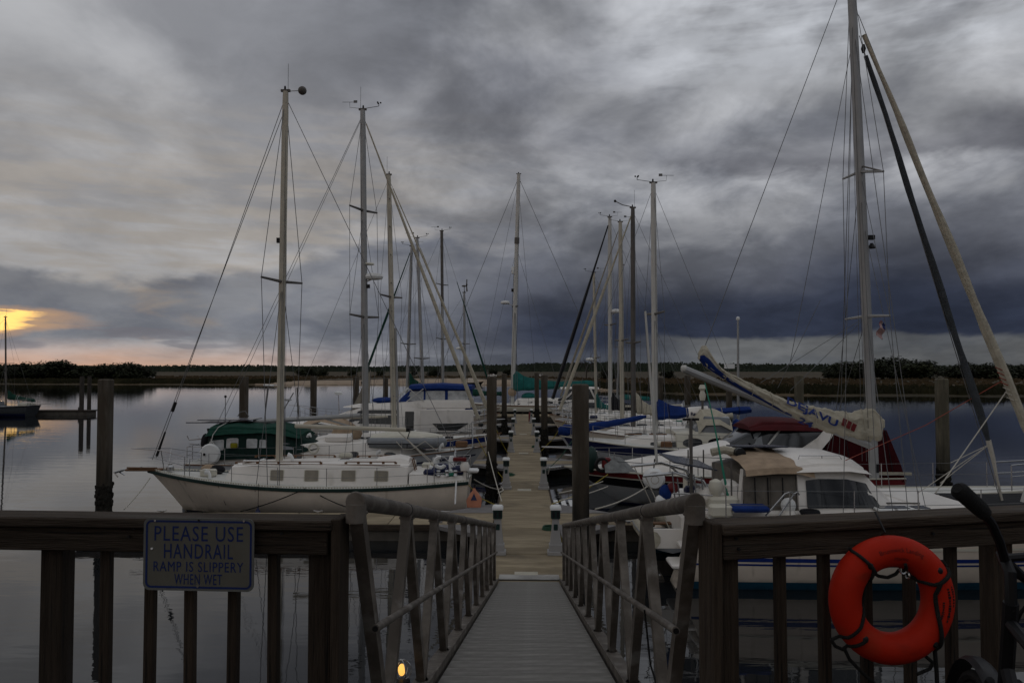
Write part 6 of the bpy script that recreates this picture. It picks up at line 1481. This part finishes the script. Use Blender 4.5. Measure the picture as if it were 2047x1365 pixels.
b.p('tack_clip', M().bbox(b.W(1761, 846)*Vector((1, 0, 1))+Vector((0, -.05, 0)), (.10, .14, .22), .03), CREAM, sail)
b.clutter(4, -.1, X(1470), lambda x: 1.45, lambda x: 1.9, 33); b.halyards()
CAT = b
# courtesy flag hanging from the lower right spreader
fm_ = [mat('flag red', (.20, .012, .016), .8), mat('flag white', (.46, .44, .42), .8), mat('flag blue', (.012, .018, .08), .8)]
me = bpy.data.meshes.new('flag'); vs = []; fs2 = []; mi = []
C0 = P(1768, 645, CY-1.05); nx, ny = 16, 13
for i in range(nx+1):
    for j in range(ny+1):
        u_, v_ = i/nx*.46, j/ny*.27
        # fly droops: the hoist hangs from the spreader, stripes fall obliquely
        x = -u_*.30-v_*.05; z = -u_*.72-v_*.35; x += v_*.55; y = .05*math.sin(u_*22+v_*4)
        vs.append((x*.8-.05, y, z))
for i in range(nx):
    for j in range(ny):
        a = i*(ny+1)+j; fs2.append((a, a+ny+1, a+ny+2, a+1)); mi.append(2 if (i < 6 and j >= 6) else (j % 2))
me.from_pydata(vs, [], fs2); [me.materials.append(q) for q in fm_]
for p_, k_ in zip(me.polygons, mi): p_.material_index = k_
flag = ob('flag', me, None); flag.location = C0+Vector((-.02, 0, .05)); tag(flag, 'small red white and blue striped flag hanging from the catamaran spreader', 'flag')
sm_ = flag.modifiers.new('thickness', 'SOLIDIFY'); sm_.thickness = .004

# tan inflatable slung on the catamaran's davits
p0 = P(1325, 1052, 18.5)
td = thing('inflatable_dinghy', 'tan inflatable dinghy slung behind the catamaran near the gangway handrail', 'dinghy', (p0.x, p0.y, .62), pi/2)
q = [Vector((-1.25+2.5*i/16, -.45*(1-max(0, (i/16-.6)/.4)**2.5), .2+.14*max(0, i/16-.6))) for i in range(17)]; q2 = [Vector((v.x, -v.y, v.z)) for v in q[::-1]]
M().tube(q+q2, .19, 10).out('tube', CREAM, td); M().tube([v+Vector((0, -.17 if v.y < 0 else .17, .05)) for v in q+q2], .022, 5).out('rubbing_strake', GREYC, td)
M().loft([[Vector((-1.2+2.2*i/8, y, .02-.12*(1-abs(y)/.5)*(1-(i/8)**3))) for y in (-.45, -.2, 0, .2, .45)] for i in range(9)], False, False).out('floor', GREYC, td); M().bbox((-1.2, 0, .22), (.06, .8, .42), .01).out('transom', WHITE2, td); M().bbox((.1, 0, .30), (.22, .9, .04), .01).out('thwart', TEAK, td)
for sd in (-.85, .85): rope([td.location+Vector((0, sd, .35)), Vector((b.X-1.15, CY+sd, 2.15))], .012, ROPEW, 'davit fall holding the tan dinghy, %s of the two' % ('nearer' if sd < 0 else 'farther'), 0, 'davit_fall')

# ================================================================== life ring on the right railing
ur = (RB-RA).normalized(); rang = math.atan2(ur.y, ur.x)
rc = onfence(1782, 1198, .095, RA, ur)
lrg = thing('life_ring', 'orange life ring with black grab rope hanging on the right railing', 'life ring', rc, rang*.35)
kk = rc.y/FPX*.985; RM, rm = 96*kk, 31*kk
M().torus((0, 0, 0), RM, rm, 64, 24, 'y').out('ring', ORANGE, lrg)
def ry(x, z, off):
    r_ = math.hypot(x, z); d = abs(r_-RM); return -(math.sqrt(max(0, rm*rm-d*d))+off) if d < rm else -off
def rp(pts, nm='grab_rope', r=.0065, m=ROPEK):
    q = []
    for a, c_ in zip(pts, pts[1:]):
        for i in range(6):
            f = i/6; px, py = lerp(a[0], c_[0], f)/4.875+1640, lerp(a[1], c_[1], f)/4.875+1060; x, z = (px-1782)*kk, -(py-1198)*kk; q.append(Vector((x, ry(x, z, r*.8), z)))
    M().tube(q, r, 7).out(nm, m, lrg)
rp([(265, 165), (350, 250), (420, 320), (480, 395), (560, 440), (650, 455), (730, 425), (785, 370)])
rp([(760, 300), (850, 430), (950, 488), (1040, 500), (1090, 480)])
rp([(445, 350), (440, 480), (390, 700), (300, 880), (200, 990), (75, 1040), (115, 1100), (190, 1135), (250, 1085), (370, 990)])
rp([(1200, 305), (1240, 350), (1215, 400), (1150, 440), (1090, 480), (1055, 600), (1070, 800), (1095, 1000), (1112, 1180), (1125, 1380), (1130, 1600)], r=.008)
rp([(1040, 1060), (1075, 1110), (1100, 1170)]); rp([(200, 1110), (255, 1230), (390, 1370), (520, 1480)]); rp([(1020, 1220), (1090, 1280), (1060, 1340), (900, 1400)])
for a, c_ in ((410, 310), (1100, 372), (350, 1000), (1040, 1060)):
    x, z = (a/4.875+1640-1782)*kk, -(c_/4.875+1060-1198)*kk; M().ball((x, ry(x, z, -.004), z), .014, 8, 6, (1, .5, 1)).out('rope_eye', PLASTK, lrg)
x, z = (800/4.875+1640-1782)*kk, -(380/4.875+1060-1198)*kk
M().torus((x, -.01, z), .014, .004, 12, 5, 'y').out('shackle', STEEL, lrg); M().torus((x+.014, -.015, z-.018), .012, .004, 12, 5, 'x').out('shackle', STEEL, lrg)
M().box(((1210/4.875+1640-1782)*kk, ry(1.0, 0, 0)-rm*.78, -(610/4.875+1060-1198)*kk), (.010, .003, .018), Matrix.Rotation(.5, 3, 'Y')).out('tag', PLASTW, lrg, False)
g = M(); g.tube([(-.02, rm*.6, RM+rm-.01), (-.02, -.0, RM+rm+.012), (-.02, rm*.9, RM+rm+.06), (-.02, rm*1.2, RM+rm+.075)], .004, 5); g.out('hook', PLASTK, lrg)
INK = mat('faded marker', (.10, .008, .006), .7, var=.4)
def ring_text(s_, rad, a_mid, size, flip=False, bold=.0):
    me = text_mesh(s_, size, bold=bold, ext=.0)
    for v in me.vertices:
        a = a_mid-v.co.x/rad; r_ = rad+v.co.y; x, z = r_*math.cos(a), r_*math.sin(a); v.co = (x, ry(x, z, .0012), z)
    letters(me, INK, lrg, 'handwritten_letter')
ring_text('Brunswick Landing', RM+.016, pi/2-.06, .023); ring_text('Marina', RM-.016, pi/2-.06, .020)
random.seed(11)
for rr_, n_ in ((RM-.012, 9), (RM+.012, 13), (RM+.03, 8)):
    g = M(); a = .28 if rr_ > RM else .02
    for i in range(n_):
        st = random.uniform(.02, .05); x0, z0 = rr_*math.cos(a), rr_*math.sin(a); x1, z1 = rr_*math.cos(a-st), rr_*math.sin(a-st)
        g.bar((x0, ry(x0, z0, .001), z0), (x1, ry(x1, z1, .001), z1), random.uniform(.004, .010), .0015, up=(0, 1, 0)); a -= st+random.uniform(.008, .02)
    stuff(g.out('worn_print', PLASTK if rr_ > RM-.1 else INK, lrg, False))

# ================================================================== bicycle leaning at the right railing
BK = mat('black bicycle enamel', (.008, .008, .009), .45, var=.3, spec=.2); GRIP = mat('foam grip', (.014, .014, .014), .95, var=.3, bump=.3, bscale=200)
bfw = P(1968, 1490, 2.50); bfw.z = DZK+.34
bu = Vector((.25, .97, 0)).normalized(); bl = Vector((-bu.y, bu.x, 0))
bk = thing('bicycle', 'black bicycle with foam grip leaning by the right railing', 'bicycle', (bfw.x, bfw.y, DZK))
def B(f, l, z): return bu*f+bl*l+Vector((0, 0, z))
def wheelb(c_):
    o = bpy.data.objects.new('wheel', None)
    g = M(); R = .325
    rings = [[c_+bu*math.cos(2*pi*i/36)*(R+.018*math.cos(a))+Vector((0, 0, math.sin(2*pi*i/36)*(R+.018*math.cos(a))))+bl*.018*math.sin(a) for a in [2*pi*j/8 for j in range(8)]] for i in range(37)]
    ty = M().loft(rings, True, False).out('wheel', RUBBER, bk)
    rings = [[c_+bu*math.cos(2*pi*i/36)*(R-.025+.01*math.cos(a))+Vector((0, 0, math.sin(2*pi*i/36)*(R-.025+.01*math.cos(a))))+bl*.014*math.sin(a) for a in [2*pi*j/6 for j in range(6)]] for i in range(37)]
    M().loft(rings, True, False).out('rim', BK, ty)
    for i in range(18): a = i*2*pi/18; M().tube([c_+bl*.02*(-1)**i, c_+bu*math.cos(a)*.30+Vector((0, 0, math.sin(a)*.30))], .0015, 3).out('spoke', STEEL, ty)
    M().tube([c_-bl*.05, c_+bl*.05], .022, 8).out('hub', STEEL, ty)
    bpy.data.objects.remove(o)
wheelb(B(0, 0, .34)); wheelb(B(-1.06, 0, .34))
# mudguard arc over the front wheel
rings = []
for i in range(15):
    a = .35+2.0*i/14; rr_ = .372; c_ = B(math.cos(a)*rr_, 0, .34+math.sin(a)*rr_); rings.append([c_+bl*.03, c_+bl*.015+Vector((0, 0, .012)), c_-bl*.015+Vector((0, 0, .012)), c_-bl*.03, c_-bl*.015+Vector((0, 0, .004)), c_+bl*.015+Vector((0, 0, .004))])
M().loft(rings, True, True).out('mudguard', BK, bk)
hd, ht = B(-.27, 0, .92), B(-.23, 0, .78)
for sd in (-1, 1): M().tube([B(0, sd*.05, .34), B(-.10, sd*.05, .62), B(-.20, sd*.035, .74)], .012, 7).out('fork_blade', BK, bk)
M().tube([B(-.20, 0, .70), hd+Vector((0, 0, .06))], .02, 9).out('head_tube', BK, bk)
bb, st_ = B(-.66, 0, .30), B(-.82, 0, .86)
for a, c_, r_ in ((ht, bb, .019), (hd, st_, .016), (bb, st_, .016), (bb, B(-1.06, .05, .34), .010), (st_, B(-1.06, .05, .34), .009), (bb, B(-1.06, -.05, .34), .010), (st_, B(-1.06, -.05, .34), .009)): M().tube([a, c_], r_, 8).out('frame_tube', BK, bk)
M().tube([hd+Vector((0, 0, .04)), B(-.27, 0, 1.06), B(-.20, 0, 1.10)], .016, 8).out('stem', BK, bk)
M().bbox(B(-.86, 0, .95), (.16, .26, .07), .03, Matrix.Rotation(math.atan2(bu.y, bu.x)-pi/2, 3, 'Z')).out('saddle', RUBBER, bk); M().tube([st_, B(-.86, 0, .93)], .013, 7).out('seat_post', STEEL, bk)
org = Vector((bfw.x, bfw.y, DZK))
HB = [P(2075, 1180, 2.30), P(2047, 1155, 2.30), P(2022, 1140, 2.29), P(2008, 1118, 2.27), P(1998, 1082, 2.24), P(1982, 1046, 2.20), P(1962, 1020, 2.17)]
M().tube([B(-.22, 0, 1.09)]+[q-org for q in HB], .0125, 9).out('handlebar', BK, bk)
HR = [B(-.22, 0, 1.09), B(-.20, -.10, 1.10), B(-.20, -.18, 1.18), B(-.26, -.28, 1.26), B(-.36, -.34, 1.30)]
M().tube(HR, .0125, 8).out('handlebar', BK, bk)
g1 = [P(1968, 1026, 2.18)-org, P(1958, 1015, 2.17)-org, P(1935, 995, 2.14)-org, P(1918, 980, 2.12)-org, P(1913, 975, 2.115)-org]
M().tube(g1, [.019, .0225, .0225, .023, .014], 12).out('grip', GRIP, bk); M().tube([HR[-1], HR[-1]+B(-.10, -.02, .0)], .022, 10).out('grip', GRIP, bk)
M().tube([HB[0]-org, P(2060, 1200, 2.3)-org, P(2040, 1225, 2.34)-org, P(2010, 1290, 2.42)-org], .006, 6).out('brake_cable', RUBBER, bk)
# ================================================================== far left boat and dock
p0, p1 = P(-160, 830, 78), P(172, 830, 78)
fd2 = thing('far_dock', 'low dark dock reaching in from the left edge of the picture', 'dock', ((p0.x+p1.x)/2, 79.2, 0))
M().bbox((0, 0, .42), (p1.x-p0.x, 1.8, .12), .02).out('deck', WOODX, fd2); M().box((0, 0, .12), (p1.x-p0.x-.2, 1.7, .45)).out('float_body', CONCS, fd2, False)
M().tube([(7.2, -.7, .48), (7.2, -.7, .8)], .05).out('bollard', PILEW, fd2)
b = Boat('sailboat', 'dark hulled sailboat with green boom cover cut by the left edge of the picture', 'sailboat', 76.6, P(68, 830, 76.6).x, P(-170, 830, 76.6).x)
b.hull(1.5, 1.05, .95, 1.3, m=GREYD, deck=GREYC); b.rub(BLACKP, .05); b.stripe(-.05, .3, NAVY, nm='boot_stripe')
b.trunk('cabin_trunk', [(b.L*.3, 1.0, .9, .9, 1.4), (b.L*.7, .7, .5, 1.0, 1.35)], GREYC)
mb, mt = b.W(12, 820), b.W(11, 634); mb.y = mt.y = 0; b.mast(mb, mt, .085, ALUD); b.masthead('a')
b.rig(Vector((b.L*.98, 0, 1.3)), Vector((.1, 0, 1.1)), mb.x, 1.3, 1.0, spf=(.5,), spw=.7)
b.boom(Vector((mb.x-.2, 0, b.W(20, 796).z)), Vector((b.W(70, 800).x, 0, b.W(70, 801).z)), .07, ALU); b.cover(CGREEN, h0=.8)
b.pushpit(); b.wheel(1.4, 0, 1.6); b.rails(.12, .85, 6); b.p('stern_seat', M().bbox((.7, 0, 1.15), (.8, 1.6, .3), .05), CREAMG)
b.p('stern_flagstaff', M().tube([(-.1, .4, 1.2), (-1.9, .4, 1.25)], .03), STEEL)

# ================================================================== small far things
def car(px, py, Y, label, kind):
    p_ = P(px, py, Y); zb = tz(Y-shoreY(p_.x))+.12; r = thing('parked_car', label, 'car', (p_.x, Y, zb), 0, 'vehicles parked beyond the sand spit')
    body = [(-2.4, .45), (-2.4, .95), (-1.2, 1.05), (-.75, 1.62), (.75, 1.65) if kind else (.35, 1.65), (1.35, 1.08) if kind else (.55, 1.05), (2.35, .95), (2.4, .45)]
    M().prism([Vector((x, -.85, z)) for x, z in body], (0, 1.7, 0)).out('body', WHITE2, r, False)
    M().prism([Vector((x, -.87, z)) for x, z in ((-1.0, 1.1), (-.7, 1.55), (.3, 1.57), (.4, 1.1))], (0, 1.74, 0)).out('window', GLASS, r, False)
    for x in (-1.5, 1.5):
        for y in (-.8, .8): M().lathe((x, y, .36), [(.2, -.1), (.36, -.09), (.36, .09), (.2, .1)], 12, 'y').out('wheel', RUBBER, r)
car(984, 744, 410, 'white car parked far off, just left of the teal sail cover mast', 1); car(1083, 744, 420, 'white pickup parked far off, right of the teal sail cover mast', 0)
car(296, 748, 330, 'white car at the right end of the dark trees on the left bank', 1)
p0 = P(952, 757, 252); b = Boat('workboat', 'small dark workboat with white deckhouse lying at the sand spit', 'boat', 238, p0.x-3.2, p0.x+3.2)
b.hull(1.2, .9, .8, 1.2, m=BLACKP); b.rub(TEAK, .05); b.trunk('wheelhouse', [(1.6, .8, .7, .8, 2.0), (3.2, .8, .65, .8, 2.0)], WHITE); b.p('drum', M().lathe((4.4, 0, 1.0), [(.45, -.3), (.45, .5), (.3, .6)], 10), WHITE); b.p('pole', M().tube([(2.4, 0, 2.0), (2.4, 0, 6.5)], .06), ALUD)
for px, top, nm in ((934, 722, 'left'), (968, 717, 'right')):
    p0 = P(px, 742, 430); pl = thing('far_mast', 'thin bare mast far behind the sand spit, %s of the pair' % nm, 'mast', (p0.x, 430, .9), 0, 'thin masts beyond the spit')
    hz = P(px, top, 430).z-.9; M().tube([(0, 0, 0), (0, 0, hz)], [.16, .10], 6).out('spar', ALUD, pl); M().tube([(-.8, 0, hz*.6), (.8, 0, hz*.6)], .06, 5).out('crosstree', ALUD, pl)
# sailboat mast and white bird, built as pole and lamp, with small white board
p0 = P(1475, 812, 61); zt2 = P(1477, 640, 61).z
lpz = thing('mast_pole', 'slim grey sailboat mast with white top and small white board beyond the blue boom', 'pole', (p0.x, 61, DKZ-.3))
M().tube([(0, 0, -1), (.08, 0, zt2-DKZ+.3)], [.11, .08], 8).out('shaft', ALU, lpz)
M().lathe((.08, 0, zt2-DKZ+.3), [(.12, 0), (.16, .08), (.13, .22), (.03, .27)], 10).out('pole_top', PLASTW, lpz)
M().bbox((-.62, -.05, P(1460, 732, 61).z-DKZ+.3), (.80, .04, .36), .01).out('board', PLASTW, lpz); M().tube([(-.62, 0, P(1460, 732, 61).z-DKZ+.3), (.02, 0, P(1460, 732, 61).z-DKZ+.3)], .03).out('board_arm', ALU, lpz)
# aluminium dock ladder lying in the water gap right of the walkway
lad = thing('dock_ladder', 'pale slatted boarding platform beside the right edge of the walkway', 'platform', (P(1135, 985, 24.6).x, 24.6, .32))
for i in range(4): M().bbox((-.35+i*.24, 0, 0), (.15, 1.7, .05), .01).out('slat', PLASTW, lad)
for y in (-.7, .7): M().box((0, y, -.05), (1.0, .08, .05)).out('bearer', PLASTK, lad, False)
# hoses and cords on the walkway edge
rope([P(996, 985, 26.0), P(1006, 980, 26.5), P(1004, 975, 26.8), P(996, 978, 26.9)], .025, ROPEW, 'pale coil of line on the left edge of the walkway by the second pedestal', name='line_coil')
fx = thing('fire_extinguisher', 'red extinguisher standing at the far right end of the walkway', 'extinguisher', (DXC+.55, 62.5, DKZ))
M().lathe((0, 0, 0), [(.12, 0), (.13, .05), (.13, .6), (.06, .72), (.05, .8)], 10).out('cylinder', REDP, fx); M().box((0, 0, .84), (.12, .05, .08)).out('valve', PLASTK, fx, False)
